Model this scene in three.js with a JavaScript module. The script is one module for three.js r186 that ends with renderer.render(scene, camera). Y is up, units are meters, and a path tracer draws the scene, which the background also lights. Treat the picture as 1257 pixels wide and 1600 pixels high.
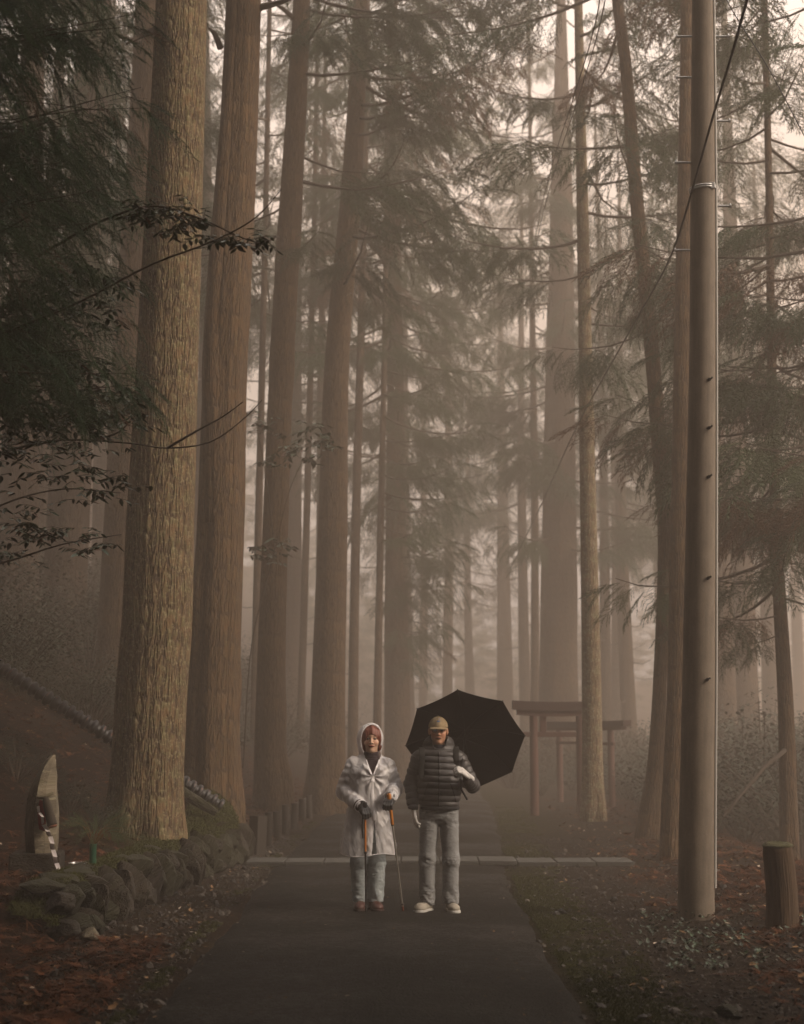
import * as THREE from 'three';
import { mergeGeometries, mergeVertices, toCreasedNormals } from 'three/addons/utils/BufferGeometryUtils.js';
import { RoundedBoxGeometry } from 'three/addons/geometries/RoundedBoxGeometry.js';

// ------------------------------------------------------------------ camera, sky, sun, exposure, haze
const scene = new THREE.Scene();
const F = 2300, CAM_Y = 1.6, PITCH = Math.atan(340 / F);            // pixels of the 1257 x 1600 photograph
const camera = new THREE.PerspectiveCamera(2 * Math.atan(800 / F) * 180 / Math.PI, 1257 / 1600, 0.1, 600);
camera.position.set(0, CAM_Y, 0);
camera.rotation.set(PITCH, 0, 0);
camera.focus = 13.0;
camera.userData.fStop = 2.0;
camera.updateMatrixWorld(true);

const renderer = new THREE.WebGLRenderer({ antialias: true });
renderer.setSize(804, 1024);
renderer.toneMapping = THREE.LinearToneMapping;
renderer.toneMappingExposure = 11;
renderer.shadowMap.enabled = true;
renderer.shadowMap.type = THREE.PCFSoftShadowMap;

{ // overcast sky, brighter overhead, the same all the way round
  const W = 64, H = 32, data = new Float32Array(W * H * 4);
  for (let r = 0; r < H; r++) {
    const el = ((r + 0.5) / H - 0.5) * Math.PI, s = Math.max(0, Math.sin(el)), L = 0.55 * (1 + 1.6 * s) / 2.6;
    for (let c = 0; c < W; c++) data.set([L * 1.0, L * 0.935, L * 0.915, 1], (r * W + c) * 4);
  }
  const sky = new THREE.DataTexture(data, W, H, THREE.RGBAFormat, THREE.FloatType);
  sky.mapping = THREE.EquirectangularReflectionMapping;
  sky.magFilter = THREE.LinearFilter;
  sky.needsUpdate = true;
  scene.background = sky;
  scene.environment = sky;
}
const sun = new THREE.DirectionalLight(0xffe9d2, 1.5);
sun.position.set(66, 43, 13);
sun.target.position.set(0, 0, -14);
sun.castShadow = true;
sun.shadow.radius = 20;
sun.shadow.mapSize.set(2048, 2048);
Object.assign(sun.shadow.camera, { left: -50, right: 50, top: 60, bottom: -60, near: 1, far: 160 });
scene.add(sun, sun.target);
scene.fog = new THREE.FogExp2(new THREE.Color().setRGB(1.0, 0.825, 0.67), 0.0152);

// ------------------------------------------------------------------ numbers, names
const V = (x, y, z) => new THREE.Vector3(x, y, z);
function rngOf(seed) { let s = seed >>> 0; return () => { s = (s + 0x6d2b79f5) | 0; let t = Math.imul(s ^ (s >>> 15), 1 | s); t = (t + Math.imul(t ^ (t >>> 7), 61 | t)) ^ t; return ((t ^ (t >>> 14)) >>> 0) / 4294967296; }; }
const lerp = (a, b, t) => a + (b - a) * t, clamp = (x, a = 0, b = 1) => Math.min(b, Math.max(a, x));
const sstep = (a, b, x) => { const t = clamp((x - a) / (b - a)); return t * t * (3 - 2 * t); };
const hash = (x, y, z = 0) => { let h = Math.imul(x | 0, 374761393) ^ Math.imul(y | 0, 668265263) ^ Math.imul(z | 0, 1274126177); h = Math.imul(h ^ (h >>> 13), 1274126177); return ((h ^ (h >>> 16)) >>> 0) / 4294967296; };
function vnoise(x, y, z = 0) {
  const X = Math.floor(x), Y = Math.floor(y), Z = Math.floor(z), f = (t) => t * t * (3 - 2 * t), u = f(x - X), v = f(y - Y), w = f(z - Z);
  const p = (k) => lerp(lerp(hash(X, Y, Z + k), hash(X + 1, Y, Z + k), u), lerp(hash(X, Y + 1, Z + k), hash(X + 1, Y + 1, Z + k), u), v);
  return z === 0 ? p(0) : lerp(p(0), p(1), w);
}
const fbm = (x, y, z = 0, o = 4) => { let s = 0, a = 0.5; for (let i = 0; i < o; i++) { s += a * vnoise(x, y, z); x = x * 2 + 17.3; y = y * 2 + 5.1; z *= 2; a *= 0.5; } return s / (1 - Math.pow(0.5, o)); };
// pixel of the photograph -> place in the world
const pixelDir = (px, py) => V((px - 628.5) / F, (800 - py) / F, -1).applyAxisAngle(V(1, 0, 0), PITCH);
const atZ = (px, py, d) => { const v = pixelDir(px, py); return V(0, CAM_Y, 0).addScaledVector(v, d / -v.z); };
const onY = (px, py, y) => { const v = pixelDir(px, py); return V(0, CAM_Y, 0).addScaledVector(v, (y - CAM_Y) / v.y); };
const perPixel = (p) => (-(p.z * Math.cos(PITCH)) + (p.y - CAM_Y) * Math.sin(PITCH)) / F;   // metres per pixel at a place

const taken = new Map();
function numbered(name) { const n = taken.get(name) ?? 0; taken.set(name, n + 1); return n ? `${name}_${String(n).padStart(3, '0')}` : name; }
function thing(name, label, category, pos = V(0, 0, 0), group) {
  const o = new THREE.Group(); o.name = numbered(name); o.position.copy(pos); scene.add(o);
  o.userData = { label, category }; if (group) o.userData.group = group;
  return o;
}
function part(name, geometry, material, parent) {
  const m = new THREE.Mesh(geometry, material); m.name = name; m.castShadow = m.receiveShadow = true; parent.add(m); return m;
}
function solo(name, geometry, material, label, category, group) {
  const m = new THREE.Mesh(geometry, material); m.name = numbered(name); m.castShadow = m.receiveShadow = true; scene.add(m);
  m.userData = { label, category }; if (group) m.userData.group = group; return m;
}
function structure(name, geometry, material, label) { const m = new THREE.Mesh(geometry, material); m.name = name; m.castShadow = m.receiveShadow = true; m.userData = { kind: 'structure', label }; scene.add(m); return m; }
function copies(name, geometry, material, matrices, colors, parent) {
  const m = new THREE.InstancedMesh(geometry, material, matrices.length); m.name = name; m.castShadow = m.receiveShadow = true;
  matrices.forEach((x, i) => m.setMatrixAt(i, x));
  if (colors) colors.forEach((c, i) => m.setColorAt(i, c));
  m.userData.kind = 'stuff';
  (parent ?? scene).add(m); return m;
}
function stuff(name, geometry, material, matrices, colors, label, category) { const m = copies(name, geometry, material, matrices, colors); m.userData = { kind: 'stuff', label, category }; return m; }

// raw triangles -> geometry
class Tri {
  constructor() { this.p = []; this.u = []; this.c = []; this.i = []; }
  v(x, y, z, u = 0, v = 0) { this.p.push(x, y, z); this.u.push(u, v); return this.p.length / 3 - 1; }
  tri(a, b, c) { this.i.push(a, b, c); }
  quad(a, b, c, d) { this.i.push(a, b, c, a, c, d); }
  geo(smooth = true) {
    let g = new THREE.BufferGeometry();
    g.setAttribute('position', new THREE.Float32BufferAttribute(this.p, 3));
    g.setAttribute('uv', new THREE.Float32BufferAttribute(this.u, 2));
    if (this.c.length) g.setAttribute('color', new THREE.Float32BufferAttribute(this.c, 3));
    g.setIndex(this.i); if (!smooth) g = g.toNonIndexed(); g.computeVertexNormals(); return g;
  }
}
// a tube along points with radii; shape(theta, metres along, t) multiplies the radius
function tube(pts, radii, n = 8, shape, caps = true, uvRound = 0, T = new Tri()) {
  const m = pts.length; let along = 0, nrm = null; const start = T.p.length / 3;
  for (let i = 0; i < m; i++) {
    const d = pts[Math.min(i + 1, m - 1)].clone().sub(pts[Math.max(i - 1, 0)]).normalize();
    if (!nrm) nrm = (Math.abs(d.x) < 0.8 ? V(1, 0, 0) : V(0, 0, 1)); nrm = nrm.clone().addScaledVector(d, -nrm.dot(d)).normalize();
    const bi = d.clone().cross(nrm);
    if (i) along += pts[i].distanceTo(pts[i - 1]);
    for (let k = 0; k <= n; k++) {
      const th = k / n * Math.PI * 2, r = radii[i] * (shape ? shape(k === n ? 0 : th, along, i / (m - 1)) : 1), c = Math.cos(th) * r, s = Math.sin(th) * r;
      T.v(pts[i].x + nrm.x * c + bi.x * s, pts[i].y + nrm.y * c + bi.y * s, pts[i].z + nrm.z * c + bi.z * s, k / n * (uvRound || 1), along);
    }
  }
  for (let i = 0; i < m - 1; i++) for (let k = 0; k < n; k++) { const a = start + i * (n + 1) + k, b = a + n + 1; T.quad(a, a + 1, b + 1, b); }
  if (caps) for (const [row, flip] of [[0, 1], [m - 1, 0]]) {
    const c = T.v(pts[row].x, pts[row].y, pts[row].z, 0, 0), o = start + row * (n + 1);
    for (let k = 0; k < n; k++) flip ? T.tri(c, o + k + 1, o + k) : T.tri(c, o + k, o + k + 1);
  }
  return T;
}
const curve = (pts, n) => new THREE.CatmullRomCurve3(pts, false, 'centripetal').getPoints(n);
const box = (w, h, d, x = 0, y = 0, z = 0, r = 0.01) => new RoundedBoxGeometry(w, h, d, 2, Math.min(r, w / 2.1, h / 2.1, d / 2.1)).translate(x, y, z);

// ------------------------------------------------------------------ textures
function tileNoise(w, h, fx, fy, oct, seed) {       // seamless value noise, fx and fy cells across
  const out = new Float32Array(w * h); let amp = 0.5, tot = 0;
  for (let o = 0; o < oct; o++) {
    for (let y = 0; y < h; y++) {
      const gy = y / h * fy, Y = Math.floor(gy), fv = gy - Y, v = fv * fv * (3 - 2 * fv), Y1 = (Y + 1) % fy;
      for (let x = 0; x < w; x++) {
        const gx = x / w * fx, X = Math.floor(gx), fu = gx - X, u = fu * fu * (3 - 2 * fu), X1 = (X + 1) % fx;
        out[y * w + x] += amp * lerp(lerp(hash(X, Y, seed + o), hash(X1, Y, seed + o), u), lerp(hash(X, Y1, seed + o), hash(X1, Y1, seed + o), u), v);
      }
    }
    tot += amp; amp *= 0.55; fx *= 2; fy *= 2;
  }
  for (let i = 0; i < out.length; i++) out[i] /= tot;
  return out;
}
function texture(w, h, f, srgb = true) {
  const d = new Uint8Array(w * h * 4);
  for (let y = 0; y < h; y++) for (let x = 0; x < w; x++) { const c = f(y * w + x, x / w, y / h), i = (y * w + x) * 4; for (let k = 0; k < 3; k++) d[i + k] = 255 * clamp(srgb ? Math.pow(Math.max(0, c[k]), 1 / 2.2) : c[k]); d[i + 3] = 255; }
  const t = new THREE.DataTexture(d, w, h); t.wrapS = t.wrapT = THREE.RepeatWrapping; t.magFilter = THREE.LinearFilter; if (srgb) t.colorSpace = THREE.SRGBColorSpace; t.needsUpdate = true; return t;
}
const again = (t, x, y) => { const c = t.clone(); c.repeat.set(x, y); c.needsUpdate = true; return c; };
const mix3 = (a, b, t) => [lerp(a[0], b[0], t), lerp(a[1], b[1], t), lerp(a[2], b[2], t)];
const grey = (x) => [x, x, x];
const rgb = (r, g, b) => new THREE.Color().setRGB(r, g, b);
const mat = (o) => new THREE.MeshStandardMaterial({ roughness: 0.9, side: THREE.DoubleSide, ...o });

const M = {};
{ // cedar bark: long fibrous strips with furrows between them, patches of lichen; 1 m round, 2 m up
  const w = 512, h = 1024, strip = tileNoise(w, h, 34, 5, 3, 11), fine = tileNoise(w, h, 110, 14, 2, 12), warp = tileNoise(w, h, 4, 3, 4, 13), lich = tileNoise(w, h, 22, 28, 4, 14), spot = tileNoise(w, h, 60, 50, 2, 15);
  const hgt = new Float32Array(w * h);
  for (let i = 0; i < w * h; i++) { const s = strip[i], r = 1 - Math.abs(s - 0.5) * 5; hgt[i] = clamp(0.75 - 0.75 * Math.max(0, r) ** 1.3 + (fine[i] - 0.5) * 0.5); }
  const col = (lichen) => texture(w, h, (i) => {
    let c = mix3([0.07, 0.045, 0.03], [0.27, 0.19, 0.125], clamp(hgt[i] * 0.9 + (fine[i] - 0.5) * 0.8));
    c = mix3(c, [0.24, 0.13, 0.075], clamp((warp[i] - 0.5) * 3) * 0.7);
    c = mix3(c, [0.19, 0.2, 0.12], clamp((lich[i] - 0.5 + lichen) * 5) * clamp(hgt[i] * 1.8) * 0.75);
    return mix3(c, [0.42, 0.4, 0.33], clamp((spot[i] - 0.68 + lichen * 0.7) * 9) * 0.7);
  });
  const bump = texture(w, h, (i) => grey(hgt[i]), false);
  const lichened = col(0.06), plain = col(-0.1);
  const bark = (map, color, b = 0.02) => mat({ map, bumpMap: bump, bumpScale: b, color, roughness: 0.92 });
  M.barkLichen = bark(lichened, rgb(0.66, 0.59, 0.41));
  M.barkRed = bark(plain, rgb(0.46, 0.38, 0.24), 0.014);
  M.barkBrown = bark(plain, rgb(0.49, 0.41, 0.28), 0.018);
  M.barkPale = bark(lichened, rgb(0.85, 0.8, 0.66), 0.012);
  M.barkFar = bark(plain, rgb(0.42, 0.37, 0.31), 0.02);
}
M.branchWood = mat({ color: rgb(0.06, 0.045, 0.032) });
M.needles = mat({ color: rgb(1, 1, 1), roughness: 0.75 });
M.nearNeedles = mat({ color: rgb(1, 1, 1), roughness: 0.6 });
const merge = (list) => mergeGeometries(list.map((g) => { const q = g.index ? g.toNonIndexed() : g; for (const k of Object.keys(q.attributes)) if (!['position', 'normal', 'uv'].includes(k)) q.deleteAttribute(k); return q; }));
// ------------------------------------------------------------------ ground
const roadL = (d) => d < 19 ? lerp(-1.42, -1.5, clamp((d - 8) / 11)) : lerp(-1.5, -0.2, clamp((d - 19) / 55) ** 1.4);
const roadR = (d) => 1.05 + 0.9 * sstep(11, 36, d) + Math.max(0, d - 36) * 0.03;
// the foot of the bank: the stone wall up to 19 m, then the plank edging
const wallX = (d) => d < 19.2 ? lerp(-2.62, -2.02, clamp((d - 11.6) / 7.6)) : lerp(-1.92, -1.55, clamp((d - 19.2) / 15)) + Math.max(0, d - 34) * 0.02;
function groundY(x, z) {
  const d = -z, w = wallX(d), u = w - x;                        // metres behind the foot of the bank
  let y = 0.016 * (fbm(x * 1.7, z * 1.7, 3) - 0.5) * sstep(0, 0.5, Math.max(roadL(d) - x, x - roadR(d)));
  if (x > roadL(d) - 0.05 && x < roadR(d) + 0.05) return -0.03;
  if (u > 0 && d > 11.2) {
    const fade = sstep(11.2, 12.2, d), lip = 0.36 * sstep(0.02, 0.3, u), far = sstep(19, 21, d) * (1 - sstep(19.5, 40, d) * 0.6);
    const rise = 0.3 * sstep(0.2, 1.4, u) * sstep(14, 16, d) + 0.68 * Math.max(0, u - 1.0) * sstep(0.7, 2.2, u);
    y += fade * (lerp(lip, 0.26 * sstep(0.02, 0.4, u), sstep(18.8, 19.5, d)) + Math.min(rise, 11 + 0.03 * u) + 0.09 * (fbm(x * 0.9, z * 0.9, 5) - 0.5) * sstep(0.3, 1, u));
    y += 0.4 * Math.exp(-(((x + 2.55) / 0.42) ** 2) - ((d - 18.4) / 1.0) ** 2) * sstep(0.03, 0.25, u);   // the mound round the second trunk
    y += (1 - fade) * 0.3 * Math.max(0, u);
  } else if (u > 0) y += 0.3 * u + 0.45 * Math.max(0, u - 1.4);
  if (d > 88) y += (d - 88) * sstep(88, 115, d) * (0.03 + 0.12 * fbm(x * 0.03 + 4, d * 0.02, 0, 3));            // the valley closes with a rise
  const q = x - roadR(d) - 1.6;                                   // the right-hand verge swells a little, then falls away into the wood
  if (q > 0) y += 0.1 * sstep(0, 1, q) * sstep(24, 16, d) - 0.28 * Math.max(0, q - 1.6) * sstep(40, 22, d);
  return y;
}
function spaced(stops) { const out = []; for (let i = 0; i < stops.length - 1; i++) { const [a, s0] = stops[i], [b, s1] = stops[i + 1]; let x = a; while (x < b - 1e-6) { out.push(x); x += lerp(s0, s1, (x - a) / (b - a)); } } out.push(stops[stops.length - 1][0]); return out; }
{
  const gx = spaced([[-90, 10], [-30, 3], [-9, 0.5], [-5, 0.12], [5, 0.12], [9, 0.5], [30, 3], [90, 10]]), gd = spaced([[-25, 6], [2, 0.5], [6.5, 0.1], [16, 0.14], [26, 0.35], [50, 1.2], [100, 5], [190, 12]]);
  const T = new Tri(), rust = [0.085, 0.038, 0.018], soil = [0.045, 0.032, 0.021], grit = [0.09, 0.075, 0.058], moss = [0.055, 0.06, 0.016];
  for (const d of gd) for (const x of gx) {
    T.v(x, groundY(x, -d), -d, x, d);
    const u = wallX(d) - x, q = x - roadR(d), n = fbm(x * 0.8, d * 0.8, 1), m = fbm(x * 2.7, d * 2.7, 2);
    let c = mix3(soil, rust, clamp(n * 2 - 0.55));
    if (q > 0) { const g = sstep(2.0, 1.2, q + (n - 0.5) * 1.6 - (d > 17 ? 4 : 0)); c = mix3(c, mix3(soil, grit, m), g); c = mix3(c, moss, sstep(0.65, 0.15, q + (m - 0.5) * 0.7) * 0.9); if (d > 19) c = mix3(c, moss, sstep(1.6, 0.2, q) * sstep(21, 25, d) * 0.9); }
    else if (u < 0.05) { c = mix3(soil, mix3(grit, rust, 0.4), m * 0.8); c = mix3(c, moss, clamp(m * 3 - 1.7) * 0.5); }
    if (u > 0.3) { const k = lerp(1, 0.35, sstep(0.3, 2.0, u)); c = [c[0] * k, c[1] * k, c[2] * k]; }   // shade of the unlit bank put into the ground colour, deeper higher up
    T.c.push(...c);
  }
  const n = gx.length;
  for (let r = 0; r < gd.length - 1; r++) for (let k = 0; k < n - 1; k++) { const a = r * n + k; T.quad(a, a + 1, a + n + 1, a + n); }
  const w = 512, clumps = tileNoise(w, w, 24, 24, 4, 31), fine = tileNoise(w, w, 120, 120, 2, 32);
  const map = texture(w, w, (i) => grey(clamp(0.35 + 1.1 * (clumps[i] - 0.3) + 0.9 * (fine[i] - 0.5))));
  const bump = texture(w, w, (i) => grey(clamp(clumps[i] * 0.6 + fine[i] * 0.5)), false);
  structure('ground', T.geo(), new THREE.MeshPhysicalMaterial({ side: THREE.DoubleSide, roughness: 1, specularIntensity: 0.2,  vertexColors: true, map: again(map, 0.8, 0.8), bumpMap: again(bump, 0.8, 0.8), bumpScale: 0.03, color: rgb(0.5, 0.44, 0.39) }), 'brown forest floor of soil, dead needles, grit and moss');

  // the road: a thin skin of dark wet tarmac, a little crowned, its edges ragged
  const R = new Tri(), rd = spaced([[2, 0.4], [7, 0.15], [20, 0.3], [60, 1.5], [150, 6]]), K = 24;
  for (const d of rd) for (let k = 0; k <= K; k++) {
    const t = k / K, e = 0.16 * (fbm(d * 1.3 + k * 0.0, 7) - 0.5) + 0.09 * (fbm(d * 6, 9) - 0.5), x = lerp(roadL(d) + e - 0.03, roadR(d) + e + 0.03, t);
    R.v(x, (k === 0 || k === K ? -0.035 : 0.004 + 0.028 * (1 - (2 * t - 1) ** 2)) + 0.006 * (fbm(x * 1.2, d * 0.6, 3) - 0.5), -d, x, d);
  }
  for (let r = 0; r < rd.length - 1; r++) for (let k = 0; k < K; k++) { const a = r * (K + 1) + k; R.quad(a, a + 1, a + K + 2, a + K + 1); }
  const grain = tileNoise(w, w, 150, 150, 2, 41), patch = tileNoise(w, w, 5, 5, 5, 42);
  const amap = texture(w, w, (i) => mix3([0.007, 0.0066, 0.0055], [0.024, 0.0225, 0.019], clamp(grain[i] * 1.2 - 0.15 + (patch[i] - 0.5) * 0.35)));
  const arough = texture(w, w, (i) => grey(clamp(0.62 + (patch[i] - 0.5) * 0.8 + (grain[i] - 0.5) * 0.3, 0.4, 0.95)), false);
  const abump = texture(w, w, (i) => grey(grain[i]), false);
  structure('road', R.geo(), new THREE.MeshPhysicalMaterial({ side: THREE.DoubleSide, specularIntensity: 0.07,  map: again(amap, 0.7, 0.7), roughnessMap: again(arough, 0.23, 0.23), roughness: 1, bumpMap: again(abump, 0.7, 0.7), bumpScale: 0.012 }), 'narrow dark wet tarmac road running into the mist');
}
// ------------------------------------------------------------------ cedars
// foliage sprays, one unit long, growing along +x, drooping to -y
function sprayGeometry(seed, shoots, needles, width, len) {
  const r = rngOf(seed), T = new Tri();
  const needleRow = (a, b, n, w, l) => {                            // short needles standing off a shoot all round
    const d = b.clone().sub(a), L = d.length(); d.normalize();
    const s = d.clone().cross(V(0, 1, 0)).normalize(), t = s.clone().cross(d);
    for (let k = 0; k < n; k++) {
      const f = (k + 0.5 * r()) / n, an = k * 2.4 + r() * 0.8, o = s.clone().multiplyScalar(Math.cos(an)).addScaledVector(t, Math.sin(an) * 0.75);
      const p = a.clone().addScaledVector(d, L * f), e = p.clone().addScaledVector(o, l * (1.1 - 0.5 * f) * 0.75).addScaledVector(d, l), q = o.clone().cross(d).multiplyScalar(w);
      const g = [T.v(p.x - q.x, p.y - q.y, p.z - q.z), T.v(p.x + q.x, p.y + q.y, p.z + q.z), T.v(e.x, e.y, e.z)]; T.tri(...g);
    }
  };
  const stem = (t) => V(t, -0.22 * t * t, 0);
  for (let k = 0; k < shoots; k++) {
    const t = 0.12 + 0.86 * k / (shoots - 1), side = k % 2 ? 1 : -1, a = stem(t), L = len * (1.15 - 0.65 * t) * (0.75 + 0.5 * r()), an = 0.5 + 0.5 * r();
    const mid = a.clone().add(V(Math.cos(an) * L * 0.55, -0.05 * L + (r() - 0.5) * 0.12 * L, side * Math.sin(an) * L * 0.55)), end = mid.clone().add(V(Math.cos(an * 0.6) * L * 0.5, -(0.1 + 0.35 * r()) * L, side * Math.sin(an * 0.6) * L * 0.42));
    needleRow(a, mid, Math.ceil(needles * 0.5), width, len * 0.17); needleRow(mid, end, Math.ceil(needles * 0.6), width, len * 0.15);
  }
  needleRow(stem(0.3), stem(1), needles, width, len * 0.16);
  return T.geo(false);
}
const sprayFar = [sprayGeometry(1, 13, 15, 0.0095, 0.46), sprayGeometry(2, 13, 15, 0.0095, 0.5)];
const sprayLean = [sprayGeometry(5, 10, 8, 0.0155, 0.48), sprayGeometry(6, 10, 8, 0.0155, 0.52)];
const sprayCoarse = [sprayGeometry(7, 7, 3, 0.06, 0.55)];
const sprayNear = [sprayGeometry(3, 15, 26, 0.0042, 0.34), sprayGeometry(4, 14, 26, 0.0042, 0.38)];
const basis = (p, dir, roll, s, sy = s) => {
  const x = dir.clone().normalize(), up = Math.abs(x.y) > 0.95 ? V(1, 0, 0) : V(0, 1, 0), z = x.clone().cross(up).normalize(), y = z.clone().cross(x);
  const c = Math.cos(roll), n = Math.sin(roll), y2 = y.clone().multiplyScalar(c).addScaledVector(z, n), z2 = z.clone().multiplyScalar(c).addScaledVector(y, -n);
  return new THREE.Matrix4().makeBasis(x.multiplyScalar(s), y2.multiplyScalar(sy), z2.multiplyScalar(sy)).setPosition(p);
};
// one bough: wood into T, sprays into out
function bough(T, out, r, o, az, L, drop, o2 = {}) {
  const { size = 0.7, thick = 0.012, fill = 1, bare = 0.25, lift = 0.35 } = o2, dir = V(Math.cos(az), 0, Math.sin(az)), side = V(-dir.z, 0, dir.x), bend = (r() - 0.5) * 0.35;
  const at = (t) => o.clone().addScaledVector(dir, L * t).addScaledVector(side, bend * L * t * t).add(V(0, L * (-drop * t + lift * t * t), 0));
  const n = Math.max(4, Math.round(L * 2.2)), pts = [], rad = [];
  for (let i = 0; i <= n; i++) { pts.push(at(i / n).add(V((r() - 0.5) * 0.05, (r() - 0.5) * 0.06, (r() - 0.5) * 0.05).multiplyScalar(i ? 1 : 0))); rad.push(thick * L * (1 - 0.85 * i / n)); }
  tube(pts, rad, 5, null, false, 0, T);
  const shoots = Math.round((3 + L * 4.2) * fill);
  for (let k = 0; k < shoots; k++) {
    const t = bare + (1 - bare) * (k + r()) / shoots, sd = k % 2 ? 1 : -1, p = at(t), an = 0.5 + 0.5 * r(), l = (0.22 + 0.34 * L * (1.05 - t) * 0.6) * (0.6 + 0.7 * r());
    const sdir = dir.clone().multiplyScalar(Math.cos(an)).addScaledVector(side, sd * Math.sin(an)).add(V(0, -0.25 + 0.35 * r() - 0.3 * drop, 0)).normalize();
    if (l > 0.25) tube([p, p.clone().addScaledVector(sdir, l * 0.5).add(V(0, 0.02, 0)), p.clone().addScaledVector(sdir, l)], [thick * 0.35, thick * 0.25, thick * 0.1], 3, null, false, 0, T);
    const m = Math.max(1, Math.round(l / size * 2.2));
    for (let j = 0; j < m; j++) {
      const f = (j + 0.4 * r()) / m, q = p.clone().addScaledVector(sdir, l * f);
      out.push(basis(q, sdir.clone().add(V((r() - 0.5) * 0.9, -0.25 - 0.5 * r(), (r() - 0.5) * 0.9)), (r() - 0.5) * 1.4, size * (0.65 + 0.6 * r())));
    }
  }
  out.push(basis(at(0.94), at(1).sub(at(0.9)).add(V(0, -0.1, 0)), 0, size));
}
function leafTones(r, n, base, spread = 0.4, rust = 0.05) {
  return Array.from({ length: n }, () => { const k = 1 - spread / 2 + spread * r(); return r() < rust ? rgb(0.1 * k, 0.05 * k, 0.022 * k) : rgb(base[0] * k * (0.9 + 0.25 * r()), base[1] * k, base[2] * k * (0.85 + 0.3 * r())); });
}
const GREEN = [0.037, 0.06, 0.025], DARK = [0.022, 0.036, 0.017];

// a stock of grown boughs, short to long, each merged once; trees carry turned and scaled copies of them
function mergeCopies(geos, matrices, r, spread) {
  let n = 0; matrices.forEach((_, i) => { n += geos[i % geos.length].attributes.position.count; });
  const P = new Float32Array(n * 3), N = new Float32Array(n * 3), C = new Float32Array(n * 3), v = V(), q = new THREE.Matrix3(); let o = 0;
  matrices.forEach((m, i) => { const g = geos[i % geos.length], p = g.attributes.position, nn = g.attributes.normal, k = 1 - spread / 2 + spread * r(), w = 0.9 + 0.2 * r(); q.getNormalMatrix(m); for (let j = 0; j < p.count; j++, o += 3) { v.fromBufferAttribute(p, j).applyMatrix4(m).toArray(P, o); v.fromBufferAttribute(nn, j).applyMatrix3(q).normalize().toArray(N, o); C[o] = k * w; C[o + 1] = k; C[o + 2] = k * (2 - w); } });
  const g = new THREE.BufferGeometry(); for (const [k, arr] of [['position', P], ['normal', N], ['color', C]]) g.setAttribute(k, new THREE.BufferAttribute(arr, 3)); return g;
}
M.needles.vertexColors = true;
const STOCK = [], LEAN = [], COARSE = [];
for (const [L, size, k] of [[1.2, 0.6, 0], [2.1, 0.66, 2], [3.3, 0.72, 4]]) {
  const r = rngOf(800 + k), T = new Tri(), out = []; bough(T, out, r, V(0, 0, 0), 0, L, 0.28 + 0.15 * r(), { size, fill: 1.2 });
  STOCK.push({ L, wood: T.geo(), leaves: mergeCopies(sprayFar, out, r, 0.5) });
}
for (const [L, size, k] of [[1.3, 0.7, 0], [2.2, 0.76, 2], [3.2, 0.84, 4], [4.6, 1.05, 6]]) {
  const r = rngOf(820 + k), T = new Tri(), out = []; bough(T, out, r, V(0, 0, 0), 0, L, 0.28 + 0.15 * r(), { size, fill: k === 6 ? 0.9 : 1.1 });
  LEAN.push({ L, wood: T.geo(), leaves: mergeCopies(sprayLean, out, r, 0.5) });
}
for (const [L, size, k] of [[1.8, 1.2, 1], [4.6, 1.6, 6]]) { const r = rngOf(840 + k), T = new Tri(), out = []; bough(T, out, r, V(0, 0, 0), 0, L, 0.2, { size, fill: 0.62 }); COARSE.push({ L, wood: T.geo(), leaves: mergeCopies(sprayCoarse, out, r, 0.5) }); }
const placeOf = ([p, az, L, pitch], L0, r) => { const s = L / L0, q = new THREE.Quaternion().setFromEuler(new THREE.Euler((r() - 0.5) * 0.3, -az, pitch, 'YXZ')); return new THREE.Matrix4().compose(p, q, V(s, s * (0.85 + 0.3 * r()), s)); };
const nearest = (stock, L) => stock.reduce((best, b) => (Math.abs(b.L - L) < Math.abs(best.L - L) ? b : best), stock[0]);
// the same, grown into one mesh, for trees that are set down again and again
function grow(t, list, r, tone, stock = LEAN) {
  const wood = [], leaf = []; for (const e of list) { const b = nearest(stock, e[2]), m = placeOf(e, b.L, r); wood.push(b.wood.clone().applyMatrix4(m)); leaf.push([b.leaves, m]); }
  let n = 0; for (const [g] of leaf) n += g.attributes.position.count; const P = new Float32Array(n * 3), N = new Float32Array(n * 3), C = new Float32Array(n * 3); let o = 0;
  for (const [g, m] of leaf) { const h = g.clone().applyMatrix4(m), k = 0.8 + 0.4 * r(); P.set(h.attributes.position.array, o); N.set(h.attributes.normal.array, o); const c = g.attributes.color.array; for (let i = 0; i < c.length; i++) C[o + i] = c[i] * tone[i % 3] * k; o += c.length; }
  const g = new THREE.BufferGeometry(); for (const [k, a] of [['position', P], ['normal', N], ['color', C]]) g.setAttribute(k, new THREE.BufferAttribute(a, 3));
  part('branches', mergeGeometries(wood), M.branchWood, t).userData.kind = 'stuff'; part('foliage', g, M.needles, t).userData.kind = 'stuff';
}
// hang boughs on a thing: list of [place in the thing's axes, azimuth, length, pitch]
function hang(t, list, r, tone, rust = 0.04) {
  const by = new Map();
  for (const e of list) { const best = STOCK.indexOf(nearest(STOCK, e[2] * (0.85 + 0.3 * r()))); if (!by.has(best)) by.set(best, []); by.get(best).push(placeOf(e, STOCK[best].L, r)); }
  for (const [i, ms] of by) { copies('branches', STOCK[i].wood, M.branchWood, ms, null, t); copies('foliage', STOCK[i].leaves, M.needles, ms, leafTones(r, ms.length, tone, 0.4, rust), t); }
}
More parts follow.
